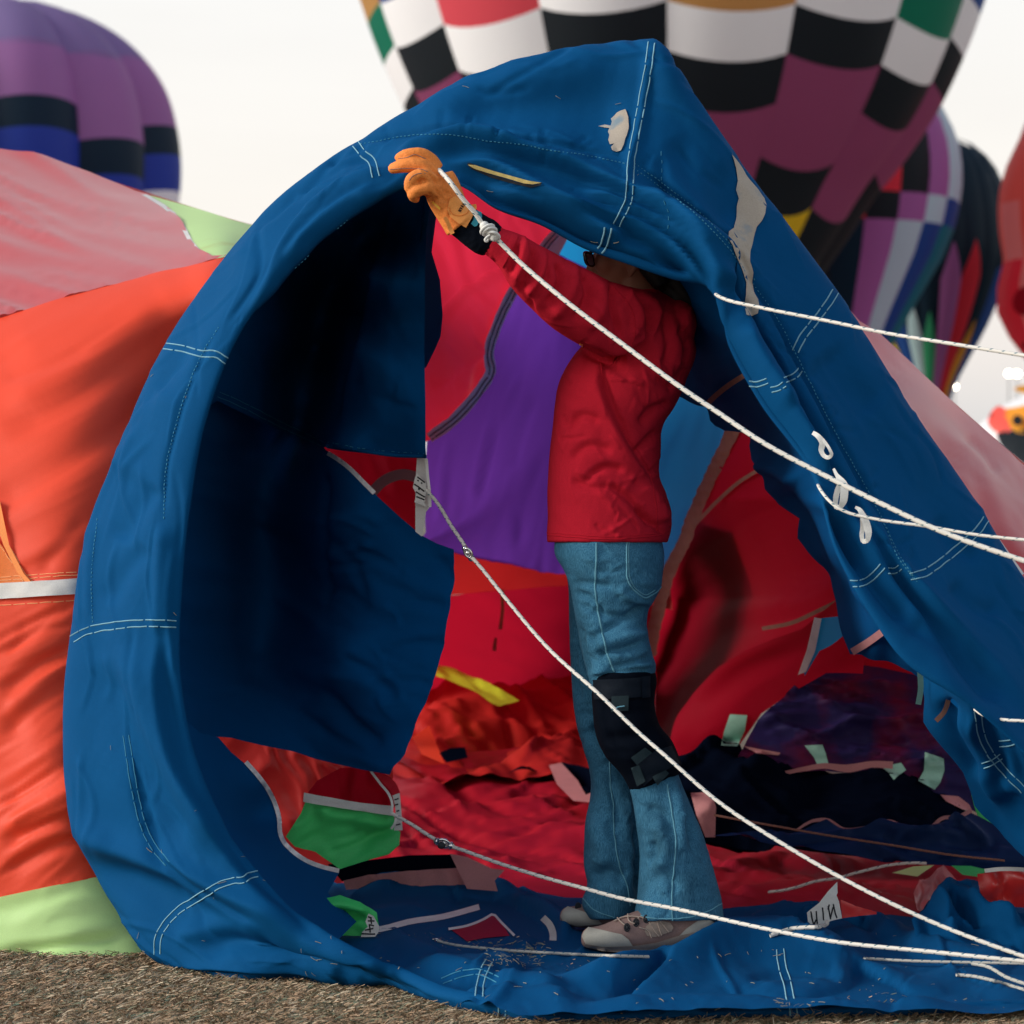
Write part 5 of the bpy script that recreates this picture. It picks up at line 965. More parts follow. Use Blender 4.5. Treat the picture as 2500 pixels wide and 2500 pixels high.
# bleached patches, tear, scuffs
decal('bleached_patch', bvS, [(1526, 267), (1533, 285), (1534, 305), (1534, 312), (1530, 330), (1526, 340), (1523, 352), (1516, 366), (1505, 370), (1495, 366), (1492, 358), (1500, 350), (1489, 352), (1485, 342), (1488, 330), (1484, 322), (1487, 312), (1475, 311), (1460, 307), (1475, 304), (1490, 306), (1493, 296), (1491, 290), (1500, 282), (1506, 275), (1515, 270)], M['bleach'], SC, off=.0032, step=5, rag=2)
decal('bleached_patch', bvS, [(1786, 377), (1800, 395), (1822, 425), (1850, 460), (1866, 482), (1871, 500), (1868, 520), (1858, 540), (1848, 555), (1840, 580), (1833, 610), (1832, 640), (1838, 665), (1836, 690), (1842, 712), (1852, 730), (1854, 745), (1850, 765), (1835, 771), (1822, 768), (1818, 745), (1822, 720), (1822, 690), (1812, 660), (1800, 630), (1790, 600), (1777, 580), (1780, 565), (1793, 555), (1797, 530), (1799, 505), (1803, 485), (1797, 465), (1800, 440), (1796, 410)], M['bleach'], SC, off=.0036, step=6, rag=3)
decal('torn_slit', bvS, [(1142, 402), (1160, 403), (1200, 416), (1250, 430), (1290, 441), (1322, 446), (1300, 450), (1280, 448), (1240, 436), (1190, 422), (1158, 412)], cloth('yellow_lining', (.72, .58, .22), rough=.8), SC, off=.004, step=5)['label'] = 'pale yellow lining showing through a slit'
decal('torn_slit', bvS, [(1140, 400), (1146, 397), (1158, 402), (1158, 412), (1200, 426), (1260, 444), (1300, 453), (1324, 444), (1320, 452), (1296, 458), (1250, 448), (1200, 434), (1150, 412)], M['ink'], SC, off=.0025, step=5)
stitch('scuff', bvS, [(1614, 370), (1616, 420), (1612, 450)], M['seam_thread'], SC, dash=12, gap=8, w=.8); stitch('scuff', bvS, [(1620, 490), (1632, 520), (1630, 560)], M['seam_thread'], SC, dash=12, gap=8, w=.8)

# three white webbing loops
def loop(pts, w, name='webbing_loop'): return ribbon(name, pts, w, M['white_web'], SC, n=40, thick=.002)
L1 = [(1984, 1056, 5.50), (1996, 1064, 5.49), (2008, 1082, 5.485), (2005, 1100, 5.48), (2012, 1113, 5.475), (2022, 1117, 5.47), (2030, 1110, 5.465), (2026, 1098, 5.465), (2018, 1085, 5.47), (2008, 1072, 5.475)]
loop(L1, [1.25*w_ for w_ in [8, 10, 12, 12, 9, 8, 7, 6, 6, 6]])
L2 = [(2035, 1144, 5.48), (2042, 1158, 5.47), (2052, 1172, 5.46), (2060, 1182, 5.455), (2061, 1205, 5.45), (2057, 1228, 5.45), (2050, 1238, 5.455), (2042, 1238, 5.46), (2040, 1222, 5.465), (2044, 1200, 5.465), (2050, 1180, 5.465)]
loop(L2, [1.25*w_ for w_ in [5, 7, 13, 15, 16, 15, 10, 9, 11, 11, 8]])
L3 = [(2088, 1238, 5.46), (2098, 1244, 5.45), (2106, 1258, 5.445), (2116, 1282, 5.44), (2120, 1306, 5.435), (2116, 1320, 5.435), (2108, 1322, 5.44), (2104, 1308, 5.445), (2106, 1288, 5.45), (2104, 1266, 5.45)]
loop(L3, [1.25*w_ for w_ in [5, 10, 14, 15, 14, 10, 8, 9, 9, 7]])

# white tags with black machine stitching
def tag_sheet(ol, Y, marks, m='white_web', label=None, name='tag'):
    o = panel(name, ol, flat(Y), M[m], SC, step=6, wr=[(40, 20, 20, .003, 0, 90)])
    if label: o['label'] = label
    b_ = bvh(o)
    for a_, c_ in marks: stitch('tag_mark', b_, [a_, c_], M['ink'], SC, dash=300, gap=.1, w=1.7, off=.001, curve=False)
    return o
tag_sheet([(1018, 1116), (1040, 1117), (1043, 1150), (1046, 1200), (1048, 1240), (1040, 1250), (1036, 1280), (1030, 1310), (1014, 1298), (1014, 1240), (1014, 1180)], 6.18, [], 'tape', name='webbing')
tag_sheet([(1018, 1155), (1040, 1180), (1041, 1196), (1036, 1228), (1042, 1238), (1012, 1226), (1016, 1205), (1008, 1190), (1013, 1166)], 6.16, [((1019, 1164), (1037, 1178)), ((1012, 1182), (1036, 1200)), ((1016, 1200), (1037, 1214)), ((1015, 1211), (1038, 1222)), ((1020, 1172), (1022, 1175)), ((1028, 1178), (1030, 1182)), ((1022, 1192), (1024, 1196))], label='white tag with black stitch marks at the upper gap')
ribbon('webbing', [(1041, 1120, 6.15), (1044, 1160, 6.13), (1048, 1195, 6.12), (1050, 1238, 6.12)], 7, M['white_web'], SC, n=12)
tag_sheet([(958, 1942), (976, 1936), (980, 1980), (983, 2027), (962, 2028), (966, 1990), (964, 1965)], 6.36, [((963, 1952), (973, 1949)), ((964, 1965), (972, 1962)), ((969, 1981), (975, 1979)), ((969, 1998), (974, 1996)), ((967, 2013), (978, 2011))], 'tape', label='grey tag with black bars beside the green window')
ribbon('webbing', [(905, 1882, 6.38), (930, 1915, 6.37), (950, 1940, 6.35), (958, 1965, 6.34), (956, 1985, 6.34)], 6, M['white_web'], SC, n=14)
ribbon('webbing', [(908, 1884, 6.40), (935, 1900, 6.39), (958, 1920, 6.38), (968, 1940, 6.37)], [6, 16, 24, 20], M['crimson'], SC, n=14)
ribbon('webbing', [(968, 1990, 6.33), (964, 2010, 6.33), (955, 2024, 6.34)], 6, M['white_web'], SC, n=8)
tag_sheet([(900, 2230), (912, 2236), (926, 2262), (924, 2276), (916, 2287), (881, 2288), (884, 2276), (898, 2262), (892, 2250)], 5.99, [((896, 2236), (908, 2240)), ((898, 2248), (915, 2248)), ((900, 2258), (914, 2260)), ((888, 2272), (912, 2266)), ((884, 2280), (916, 2280)), ((906, 2240), (908, 2256)), ((902, 2260), (904, 2276))], 'tape', label='pale printed tag edge on the green fold')
tag_sheet([(2044, 2152), (2045, 2180), (2042, 2186), (2048, 2200), (2056, 2242), (2030, 2248), (2005, 2256), (1974, 2262), (1970, 2228), (1982, 2218), (2000, 2204), (2020, 2178)], 6.05,
          [((1979, 2225), (1986, 2260)), ((1992, 2224), (1995, 2256)), ((1986, 2258), (1992, 2245)), ((2008, 2216), (2012, 2247)), ((2021, 2212), (2028, 2244)), ((2024, 2208), (2021, 2220)), ((2034, 2208), (2043, 2241)), ((2028, 2240), (2034, 2215))], label='white triangular tag with black strokes on the right of the floor')
tag_sheet([(2052, 2196), (2090, 2212), (2140, 2226), (2140, 2232), (2100, 2236), (2056, 2242)], 6.07, [], 'red', name='webbing')

# ------------------------------------------------------------------ ropes
def rope(pts, r, label, m='rope', name='rope', n=None):
    o = tube(name, pts, r*.84, M[m], None, n=n or max(40, 10*len(pts)), ns=10)
    return tag(o, label, 'rope', 'white lines of the scoop')
def Y1(px, a=(1190, 5.60), b=(2500, 4.75)): return a[1]+(px-a[0])*(b[1]-a[1])/(b[0]-a[0])
r1 = [(1072, 415, 5.63), (1098, 443, 5.575), (1131, 487, 5.57), (1162, 523, 5.575), (1186, 559, 5.58), (1214, 585, 5.58), (1266, 637, 5.56), (1369, 725, 5.5), (1525, 844, 5.42), (1680, 958, 5.34), (1747, 1003, 5.31), (1862, 1080, 5.25), (2018, 1163, 5.18), (2163, 1235, 5.11), (2276, 1288, 5.06), (2500, 1369, 4.97), (2640, 1412, 4.92)]
R1 = rope(r1, .0062, 'taut white rope from the glove across the person to the right edge')
gk = Geo()
for c in ((1183, 552), (1192, 560), (1200, 568), (1208, 578)): gk.ball(W((c[0], c[1], 5.575)), np.array([.011, .011, .011]), 6, 10)
th = np.linspace(0, 6.28, 22)
for k, (cx, cy, rx, ry, an) in enumerate(((1190, 560, 17, 8, -.5), (1196, 566, 16, 9, -.3), (1204, 576, 15, 9, .3))):
    gk.add(*tube_geo(W(np.stack([cx+rx*np.cos(th)*math.cos(an)-ry*np.sin(th)*math.sin(an), cy+rx*np.cos(th)*math.sin(an)+ry*np.sin(th)*math.cos(an), 5.57+.012*np.sin(th)], 1)), .0035, 6)[:2])
gk.add(*tube_geo(W(cr([(1196, 574, 5.56), (1188, 580, 5.56), (1184, 586, 5.56), (1188, 590, 5.56), (1192, 584, 5.56)], 14)), .0026, 6)[:2])
kn = gk.out('knot', M['white_web'], R1)
r2 = [(1041, 1196, 6.12), (1069, 1230, 6.08), (1100, 1281, 6.0), (1136, 1335, 5.92), (1144, 1349, 5.9), (1178, 1390, 5.86), (1230, 1455, 5.8), (1343, 1587, 5.7), (1463, 1695, 5.6), (1571, 1799, 5.53), (1614, 1836, 5.5), (1759, 1961, 5.42), (1914, 2062, 5.34), (2043, 2137, 5.28), (2173, 2204, 5.22), (2276, 2251, 5.18), (2406, 2302, 5.12), (2500, 2335, 5.08), (2640, 2380, 5.02)]
R2 = rope(r2, .0052, 'white rope from the upper tag passing in front of the jeans to the lower right')
r3 = [(957, 1986, 6.3), (1007, 2014, 6.25), (1059, 2047, 6.2), (1085, 2060, 6.17), (1131, 2076, 6.12), (1214, 2106, 6.05), (1318, 2139, 5.96), (1442, 2173, 5.85), (1500, 2189, 5.8), (1655, 2220, 5.66), (1862, 2266, 5.5), (2018, 2296, 5.4), (2276, 2324, 5.27), (2500, 2347, 5.16), (2640, 2360, 5.1)]
R3 = rope(r3, .0055, 'pale rope from the green window, over both trouser hems to the right')
def snap(parent, px, py, Y, s=1.0, ang=0.6):
    g = Geo(); c, sn = math.cos(ang), math.sin(ang)
    t = np.linspace(0, 6.283, 18)
    lp = np.stack([px+s*(13*np.cos(t)*c-8*np.sin(t)*sn), py+s*(13*np.cos(t)*sn+8*np.sin(t)*c), Y-.006+.004*np.sin(t)], 1)
    g.add(*tube_geo(W(lp), .0032*s, 6)[:2]); p0 = W((px-14*s*c, py-14*s*sn, Y)); p1 = W((px+16*s*c, py+16*s*sn, Y))
    g.ball(p0, .008*s, 6, 10); g.ball(p1, .0085*s, 6, 10); g.ball(W((px, py, Y-.004)), np.array([.007, .005, .007])*s, 6, 10)
    o = g.out('snap_hook', M['steel'], parent); return o
snap(R2, 1143, 1350, 5.89, .95, 1.0); snap(R3, 1083, 2059, 6.15, 1.15, .3)
g_ = Geo(); g_.ball(W((1078, 2064, 6.13)), (.010, .006, .009), 8, 12); g_.out('pulley', M['ink'], R3)
bvFI = bvh(sf)
def on_floor(pts, lift=.006):
    o_ = []
    for x, y, Y in cr(pts, 40):
        h = shoot_any([bvFI]+bvS, x, y); yy = min(Y, h[0].y-lift*2) if h else Y
        o_.append((x, y, yy))
    o_ = np.array(o_); k_ = np.ones(7)/7; o_[:, 2] = np.minimum(o_[:, 2], np.convolve(np.pad(o_[:, 2], 3, mode='edge'), k_, 'valid')); return o_
R4 = rope(on_floor([(1070, 2297, 6.05), (1090, 2303, 6.0), (1214, 2318, 5.93), (1369, 2328, 5.87), (1480, 2333, 5.84), (1583, 2336, 5.83)]), .0042, 'thin grey rope lying on the blue floor up to the toe of the shoe', 'rope_dirty')
snap(R4, 1066, 2296, 6.04, .5, .2)
rope(on_floor([(2110, 2340, 5.72), (2200, 2345, 5.68), (2380, 2350, 5.62), (2500, 2352, 5.58), (2640, 2353, 5.5)]), .0042, 'thin grey rope lying on the floor at the lower right corner', 'rope_dirty')
rope([(1738, 706, 5.70), (1752, 722, 5.62), (1769, 730, 5.58), (1857, 751, 5.5), (2018, 783, 5.4), (2173, 815, 5.3), (2328, 840, 5.2), (2500, 868, 5.1), (2640, 890, 5.02)], .0048, 'white rope leaving the hood and crossing the distant balloons to the right edge')
rope([(1995, 1180, 5.56), (2006, 1200, 5.48), (2020, 1218, 5.45), (2043, 1238, 5.43), (2069, 1251, 5.42), (2121, 1264, 5.4), (2276, 1287, 5.33), (2380, 1305, 5.28), (2500, 1318, 5.22), (2640, 1330, 5.15)], .0042, 'thin white rope running through the webbing loops')
rope([(1745, 1990, 6.9), (1820, 2004, 6.8), (1899, 2018, 6.72), (2018, 2039, 6.6), (2173, 2063, 6.5), (2328, 2088, 6.4), (2452, 2101, 6.3)], .0036, 'thin rust coloured rope over the navy cloth', 'rope_red')
rope([(1876, 2178, 6.7), (1910, 2174, 6.68), (1945, 2166, 6.66), (1990, 2152, 6.66), (2043, 2144, 6.64), (2095, 2130, 6.62), (2173, 2112, 6.62), (2230, 2107, 6.62), (2262, 2108, 6.62)], .0048, 'slack white rope lying on the crimson cloth')
rope(on_floor([(2335, 2380, 5.55), (2380, 2384, 5.5), (2432, 2396, 5.45), (2500, 2416, 5.38), (2600, 2440, 5.3)]), .0048, 'lower one of two short ropes in the bottom right corner', 'rope_dirty')
rope(on_floor([(2372, 2352, 5.5), (2411, 2360, 5.46), (2458, 2386, 5.4), (2500, 2401, 5.35), (2600, 2430, 5.28)]), .0048, 'upper one of two short ropes in the bottom right corner', 'rope_dirty')
rope([(2380, 1732, 5.52), (2400, 1745, 5.46), (2421, 1752, 5.44), (2460, 1758, 5.4), (2500, 1760, 5.38), (2600, 1762, 5.3)], .0042, 'short rope hanging over the gathered cloth at the right edge')
R9 = rope(on_floor([(1880, 2284, 6.0), (1905, 2276, 5.98), (1930, 2268, 5.97), (1970, 2264, 5.97), (2005, 2262, 5.99), (2018, 2256, 6.0), (2020, 2250, 6.02)]), .006, 'short white cord tied to the triangular tag')
snap(R9, 1892, 2280, 5.97, .9, .1)

# ------------------------------------------------------------------ the person
PR = thing('person', ((1560-1250)*6/F, 6.0, 0), 'person in red shirt and blue jeans holding up the blue hood with a gloved arm', 'person')
# body: one continuous figure under the clothes
gb = Geo(); slim = .72
def limb(pts, rr, n=None, ns=14):
    P = cr(np.column_stack([np.asarray(pts, float), np.asarray(rr)*slim]), n or 5*len(pts)); gb.add(*tube_geo(W(P[:, :3]), P[:, 3], ns)[:2])
limb([(1500, 1400, 6.0), (1495, 1200, 6.0), (1510, 1000, 6.0), (1545, 850, 6.0), (1575, 760, 6.0)], [.13, .12, .125, .12, .06])
slim = 1.0
limb([(1575, 770, 6.0), (1558, 720, 6.0), (1550, 670, 6.01), (1545, 630, 6.01)], [.060, .052, .052, .055])                 # neck
gb.ball(W((1555, 602, 6.01)), (.096, .074, .092), 18, 24); gb.ball(W((1515, 640, 6.01)), (.068, .058, .075), 16, 20)     # cranium, face
gb.ball(W((1500, 700, 6.01)), (.046, .044, .034), 12, 16); gb.ball(W((1480, 640, 5.975)), (.030, .024, .030), 10, 14)     # jaw, cheek
limb([(1462, 612, 6.02), (1450, 640, 6.02), (1443, 660, 6.02), (1455, 668, 6.02)], [.008, .010, .013, .011])             # nose
gb.ball(W((1458, 690, 6.015)), (.013, .022, .009), 8, 10); gb.ball(W((1464, 702, 6.015)), (.013, .02, .008), 8, 10); gb.ball(W((1472, 728, 6.01)), (.018, .022, .016), 8, 10)
gb.ball(W((1466, 632, 5.985)), (.010, .012, .009), 8, 10)
limb([(1534, 632, 5.935), (1546, 634, 5.925), (1551, 648, 5.925), (1544, 664, 5.93), (1535, 674, 5.937)], [.006, .007, .007, .007, .007]); gb.ball(W((1540, 652, 5.94)), (.012, .008, .018), 8, 10)  # ear
slim = .66
limb([(1570, 810, 5.92), (1480, 785, 5.83), (1370, 715, 5.72), (1290, 650, 5.68), (1205, 592, 5.65), (1120, 535, 5.655)], [.06, .052, .045, .04, .03, .028])   # left arm
limb([(1590, 800, 6.1), (1640, 640, 6.15), (1640, 450, 6.1), (1600, 300, 6.03), (1585, 200, 6.0), (1575, 150, 5.98)], [.06, .05, .042, .036, .03, .03])      # right arm, up to the peak
for k in range(4): limb([(1572+5*k, 160, 5.97+.015*k), (1560+6*k, 135, 5.96+.015*k), (1550+6*k, 125, 5.945+.015*k)], [.010, .009, .008], ns=8)
limb([(1600, 180, 5.98), (1610, 155, 5.97), (1600, 138, 5.96)], [.011, .010, .009], ns=8)
limb([(1525, 1420, 5.95), (1510, 1560, 5.93), (1520, 1740, 5.93), (1600, 1950, 5.93), (1640, 2200, 5.93), (1640, 2290, 5.93)], [.095, .08, .06, .052, .04, .04])
limb([(1465, 1420, 6.08), (1450, 1560, 6.12), (1470, 1750, 6.12), (1480, 1950, 6.13), (1470, 2200, 6.14), (1465, 2240, 6.14)], [.09, .075, .058, .05, .04, .04])
limb([(1640, 2275, 5.93), (1540, 2295, 5.925), (1470, 2305, 5.92)], [.036, .030, .022]); limb([(1465, 2215, 6.14), (1420, 2235, 6.14), (1390, 2240, 6.14)], [.036, .032, .022])
slim = 1.0
V, Fc = remesh(gb, .0055, 3)
body = mk('body', V, Fc, M['skin'], PR)
# hair
gb = Geo(); gb.ball(W((1585, 585, 6.01)), (.085, .080, .090), 18, 24)
limb([(1600, 600, 6.01), (1640, 660, 6.01), (1660, 730, 6.0), (1665, 800, 6.02)], [.075, .07, .055, .03]); limb([(1565, 590, 5.95), (1590, 650, 5.94), (1615, 700, 5.93)], [.03, .03, .018])
limb([(1545, 540, 6.0), (1500, 545, 6.0), (1470, 575, 6.0)], [.06, .055, .03])
V, Fc = remesh(gb, .006, 2); V = crease(V, Fc, wr=[(120, 8, 50, .004, 0, 91)]); mk('hair', V, Fc, M['hair'], PR)
# glasses
gl = bpy.data.objects.new('glasses', None); gl.location = W((1440, 630, 5.97)); link(gl, PR); 
t = np.linspace(0, 6.283, 26)
def lens_loop(cx, cy, Y): return W(np.stack([cx+9*np.sign(np.cos(t))*np.abs(np.cos(t))**.7+(np.sin(t))*5, cy+17*np.sign(np.sin(t))*np.abs(np.sin(t))**.7, Y+.018*np.cos(t)], 1))
gg = Geo(); 
for cx, cy, Y in ((1440, 633, 5.955), (1436, 632, 6.03)): gg.add(*tube_geo(lens_loop(cx, cy, Y), .0024, 6)[:2])
gg.add(*tube_geo(W(cr([(1431, 618, 5.945), (1460, 613, 5.935), (1500, 616, 5.93), (1532, 630, 5.928)], 16)), .003, 6)[:2]); gg.add(*tube_geo(W(cr([(1436, 625, 5.98), (1433, 622, 5.995), (1434, 625, 6.01)], 8)), .002, 6)[:2])
gg.out('frame', M['glasses'], gl)
ml, tt_, N_, Lk_ = mat_base('lens_glass'); o_ = N_('ShaderNodeOutputMaterial'); p_ = N_('ShaderNodeBsdfPrincipled'); p_.inputs['Base Color'].default_value = (.45, .42, .80, 1); p_.inputs['Roughness'].default_value = .05; p_.inputs['Transmission Weight'].default_value = .75; Lk_(p_.outputs[0], o_.inputs[0])
for cx, cy, Y in ((1440, 633, 5.955), (1436, 632, 6.03)):
    mk('lens', lens_loop(cx, cy, Y)[:-1], [list(range(25))], ml, gl, smooth=False)
# jeans
gj = Geo()
near = [(1290, 1368, 1608, 5.99, .12), (1326, 1354, 1618, 5.985, .135), (1350, 1353, 1622, 5.98, .14), (1395, 1378, 1619, 5.96, .125), (1440, 1392, 1611, 5.95, .115), (1490, 1401, 1584, 5.945, .105), (1525, 1407, 1580, 5.94, .1), (1587, 1418, 1590, 5.93, .098), (1632, 1429, 1602, 5.93, .096), (1670, 1440, 1590, 5.93, .088), (1740, 1452, 1590, 5.93, .085), (1800, 1470, 1610, 5.93, .082), (1860, 1508, 1645, 5.93, .08), (1900, 1528, 1660, 5.93, .08), (1955, 1544, 1683, 5.93, .085), (2018, 1553, 1709, 5.93, .092), (2085, 1561, 1731, 5.93, .1), (2152, 1558, 1751, 5.93, .108), (2200, 1554, 1762, 5.93, .112), (2248, 1545, 1768, 5.93, .115)]
C, hw, b = ring_rows(near, 70); gj.add(*rings(C, hw, b, 36, True))
far = [(1300, 1380, 1540, 6.04, .09), (1360, 1370, 1560, 6.08, .11), (1411, 1384, 1550, 6.1, .105), (1525, 1389, 1540, 6.12, .095), (1628, 1393, 1540, 6.12, .088), (1723, 1400, 1545, 6.12, .082), (1785, 1411, 1550, 6.12, .08), (1831, 1426, 1555, 6.12, .078), (1888, 1441, 1560, 6.12, .08), (1950, 1440, 1565, 6.12, .084), (1997, 1430, 1572, 6.12, .088), (2059, 1426, 1580, 6.12, .094), (2121, 1426, 1580, 6.12, .1), (2160, 1434, 1575, 6.12, .1), (2205, 1420, 1560, 6.12, .1), (2245, 1440, 1545, 6.12, .1)]
C, hw, b = ring_rows(far, 60); gj.add(*rings(C, hw, b, 36, True))
V, Fc = remesh(gj, .0048, 3)
jf = [('v', [(1560, 1500), (1490, 1530), (1440, 1560)], 10, .010), ('v', [(1585, 1475), (1540, 1500), (1470, 1500), (1410, 1470)], 9, .010), ('s', [(1600, 1480), (1540, 1470), (1500, 1440)], 20, .012), ('v', [(1575, 1560), (1520, 1585), (1450, 1600)], 10, .010), ('r', [(1590, 1545), (1520, 1560), (1440, 1580)], 14, .008), ('v', [(1600, 1600), (1540, 1620), (1470, 1640)], 9, .010), ('s', [(1600, 1625), (1530, 1632), (1440, 1650)], 14, .012), ('v', [(1400, 1440), (1450, 1470), (1480, 1500)], 8, .007), ('v', [(1430, 1540), (1460, 1580), (1480, 1620)], 8, .006),
      ('v', [(1395, 1420), (1440, 1425), (1500, 1430)], 8, .006), ('v', [(1665, 1905), (1680, 1960), (1690, 2060)], 12, .016), ('r', [(1650, 1910), (1660, 1990), (1668, 2100)], 14, .010), ('v', [(1590, 2050), (1600, 2080), (1570, 2110)], 14, .010), ('r', [(1600, 2000), (1625, 2060), (1610, 2130)], 22, .010), ('v', [(1575, 1970), (1620, 1990), (1640, 2040)], 12, .008), ('v', [(1565, 2160), (1620, 2140), (1660, 2180)], 16, .008),
      ('v', [(1440, 1790), (1470, 1770), (1500, 1740)], 12, .014), ('s', [(1425, 1800), (1460, 1810), (1500, 1850)], 30, .012), ('v', [(1440, 2150), (1480, 2130), (1530, 2150)], 16, .012), ('r', [(1450, 2000), (1470, 2060), (1480, 2120)], 22, .010), ('v', [(1550, 2000), (1562, 2080), (1560, 2200)], 10, .012), ('v', [(1480, 1890), (1500, 1960), (1510, 2040)], 14, .008), ('v', [(1405, 1560), (1400, 1640), (1420, 1720)], 10, .006), ('v', [(1408, 1520), (1425, 1600), (1440, 1650)], 8, .012)]
rj = np.random.default_rng(3)
for x0, x1, y0, y1, a0, n_ in ((1370, 1600, 1340, 1640, 10, 34), (1400, 1470, 1640, 1880, 25, 10), (1440, 1560, 1880, 2220, 60, 16), (1555, 1740, 1950, 2230, 70, 26)):
    for _ in range(n_):
        c0 = np.array([rj.uniform(x0, x1), rj.uniform(y0, y1)]); an = R(a0+rj.normal(0, 26)); L_ = rj.uniform(24, 80); dv = np.array([math.cos(an), math.sin(an)])*L_/2; nv_ = np.array([-dv[1], dv[0]])*rj.normal(0, .25)
        jf.append((rj.choice(['v', 's', 'S', 'r']), [tuple(c0-dv), tuple(c0+nv_), tuple(c0+dv)], rj.uniform(4, 8), rj.uniform(.0015, .004)))
V = crease(V, Fc, [(a_, b_, c_, d_*1.5) for a_, b_, c_, d_ in jf], [(110, 34, 15, .004, 0, 92), (160, 40, 80, .005, 0, 94)])
jeans = mk('jeans', V, Fc, M['denim'], PR); bvJ = bvh(jeans)
def js(pl, w=1.6, m='denim_seam', dash=400): stitch('seam', bvJ, pl, M[m], jeans, dash=dash, gap=.1, w=w, off=.001)
js([(1456, 1325), (1455, 1380), (1453, 1430), (1462, 1500), (1474, 1560), (1484, 1600), (1500, 1640)], 2.2); js([(1628, 1915), (1640, 1980), (1650, 2050), (1645, 2120), (1640, 2190), (1642, 2250)], 1.8)
js([(1488, 1840), (1490, 1900), (1496, 1960), (1500, 2040), (1512, 2110), (1530, 2160), (1538, 2210)], 1.6); js([(1531, 1325), (1530, 1370), (1532, 1415), (1560, 1452), (1575, 1460), (1600, 1446), (1615, 1430)], 1.8); js([(1536, 1325), (1535, 1370), (1537, 1412), (1562, 1446), (1576, 1453), (1598, 1440)], 1.2)
js([(1545, 2230), (1600, 2242), (1660, 2242), (1720, 2228), (1764, 2206)], 1.6); js([(1422, 2192), (1450, 2220), (1500, 2240)], 1.4)
# knee brace
gk = Geo(); br = [(1640, 1437, 1600, 5.93, .098), (1660, 1442, 1604, 5.93, .099), (1710, 1446, 1598, 5.925, .095), (1780, 1456, 1610, 5.92, .094), (1831, 1480, 1640, 5.92, .092), (1873, 1512, 1655, 5.925, .09), (1910, 1532, 1664, 5.93, .088), (1932, 1540, 1660, 5.93, .086)]
C, hw, b = ring_rows(br, 40); 
C[:, 1] += np.linspace(0, 0, len(C)); V_, F_ = rings(C, hw, b, 40, True)
kq = PX(V_); sl = np.interp(kq[:, 1], [1640, 1932], [-.03, -.38]); V_[:, 2] -= (sl*(kq[:, 0]-1550))*V_[:, 1]/F*-1*-1
gk.add(V_, F_); V, Fc = remesh(gk, .006, 2); V = crease(V, Fc, [('v', [(1450, 1720), (1520, 1740), (1600, 1730)], 12, .006), ('v', [(1470, 1800), (1540, 1800), (1610, 1780)], 14, .008), ('s', [(1470, 1700), (1475, 1760), (1510, 1830), (1560, 1860)], 20, .008)], [(60, 24, 20, .004, 0, 95)])
brace = mk('knee_brace', V, Fc, M['rubber'], PR); bvB = [bvh(brace), bvJ]
decal('strap', bvB, [(1447, 1660), (1520, 1657), (1585, 1652), (1586, 1700), (1520, 1705), (1449, 1708)], M['strap'], brace, off=.006, step=7)
decal('buckle', bvB, [(1566, 1652), (1588, 1650), (1588, 1702), (1568, 1704)], M['strap'], brace, off=.010, step=7)
decal('strap', bvB, [(1493, 1700), (1535, 1698), (1534, 1735), (1492, 1738)], M['buckle'], brace, off=.007, step=7)
decal('strap', bvB, [(1545, 1875), (1600, 1832), (1640, 1820), (1660, 1862), (1600, 1895), (1572, 1920)], M['strap'], brace, off=.008, step=7)
decal('velcro_tab', bvB, [(1540, 1850), (1575, 1825), (1592, 1838), (1555, 1868)], M['buckle'], brace, off=.012, step=6); decal('velcro_tab', bvB, [(1540, 1875), (1560, 1868), (1576, 1908), (1555, 1920)], M['buckle'], brace, off=.012, step=6); decal('velcro_tab', bvB, [(1592, 1896), (1625, 1880), (1634, 1888), (1605, 1918)], M['buckle'], brace, off=.012, step=6)
stitch('stitching', bvB, [(1497, 1725), (1525, 1723)], M['denim_seam'], brace, dash=40, gap=1, w=1.5, off=.012)
# shirt
gs = Geo()
tor = [(706, 1548, 1612, 6.0, .05), (730, 1520, 1650, 6.0, .09), (770, 1486, 1676, 6.0, .13), (812, 1445, 1690, 6.0, .155), (852, 1412, 1700, 6.0, .16), (924, 1368, 1678, 6.0, .16), (992, 1354, 1648, 6.0, .155), (1035, 1350, 1620, 6.0, .15), (1100, 1342, 1614, 6.0, .15), (1162, 1338, 1610, 6.0, .15), (1204, 1336, 1626, 6.0, .152), (1266, 1337, 1640, 6.0, .155), (1300, 1335, 1637, 6.0, .156), (1324, 1335, 1630, 6.0, .157)]
C, hw, b = ring_rows(tor, 60); V_, F_ = rings(C, hw, b, 44, True); gs.add(V_, F_)
arm = np.array([(1203, 588, 5.655, 36, .034), (1225, 600, 5.66, 42, .038), (1256, 621, 5.665, 51, .044), (1290, 653, 5.68, 64, .052), (1344, 696, 5.71, 75, .06), (1395, 731, 5.745, 84, .066), (1442, 759, 5.78, 86, .07), (1500, 785, 5.83, 92, .076), (1560, 806, 5.89, 100, .085), (1610, 815, 5.95, 92, .08)])
A_ = cr(arm, 40); gs.add(*rings(A_[:, :3], A_[:, 3], A_[:, 4], 30))
arm2 = np.array([(1600, 830, 6.08, 95, .09), (1640, 700, 6.14, 75, .075), (1650, 560, 6.13, 62, .06), (1630, 430, 6.09, 50, .05), (1604, 310, 6.04, 42, .042), (1592, 240, 6.01, 38, .038)])
A_ = cr(arm2, 36); gs.add(*rings(A_[:, :3], A_[:, 3], A_[:, 4], 26))
gs.ball(W((1650, 790, 6.0)), (.05, .1, .06), 12, 16)
V, Fc = remesh(gs, .0042, 3)
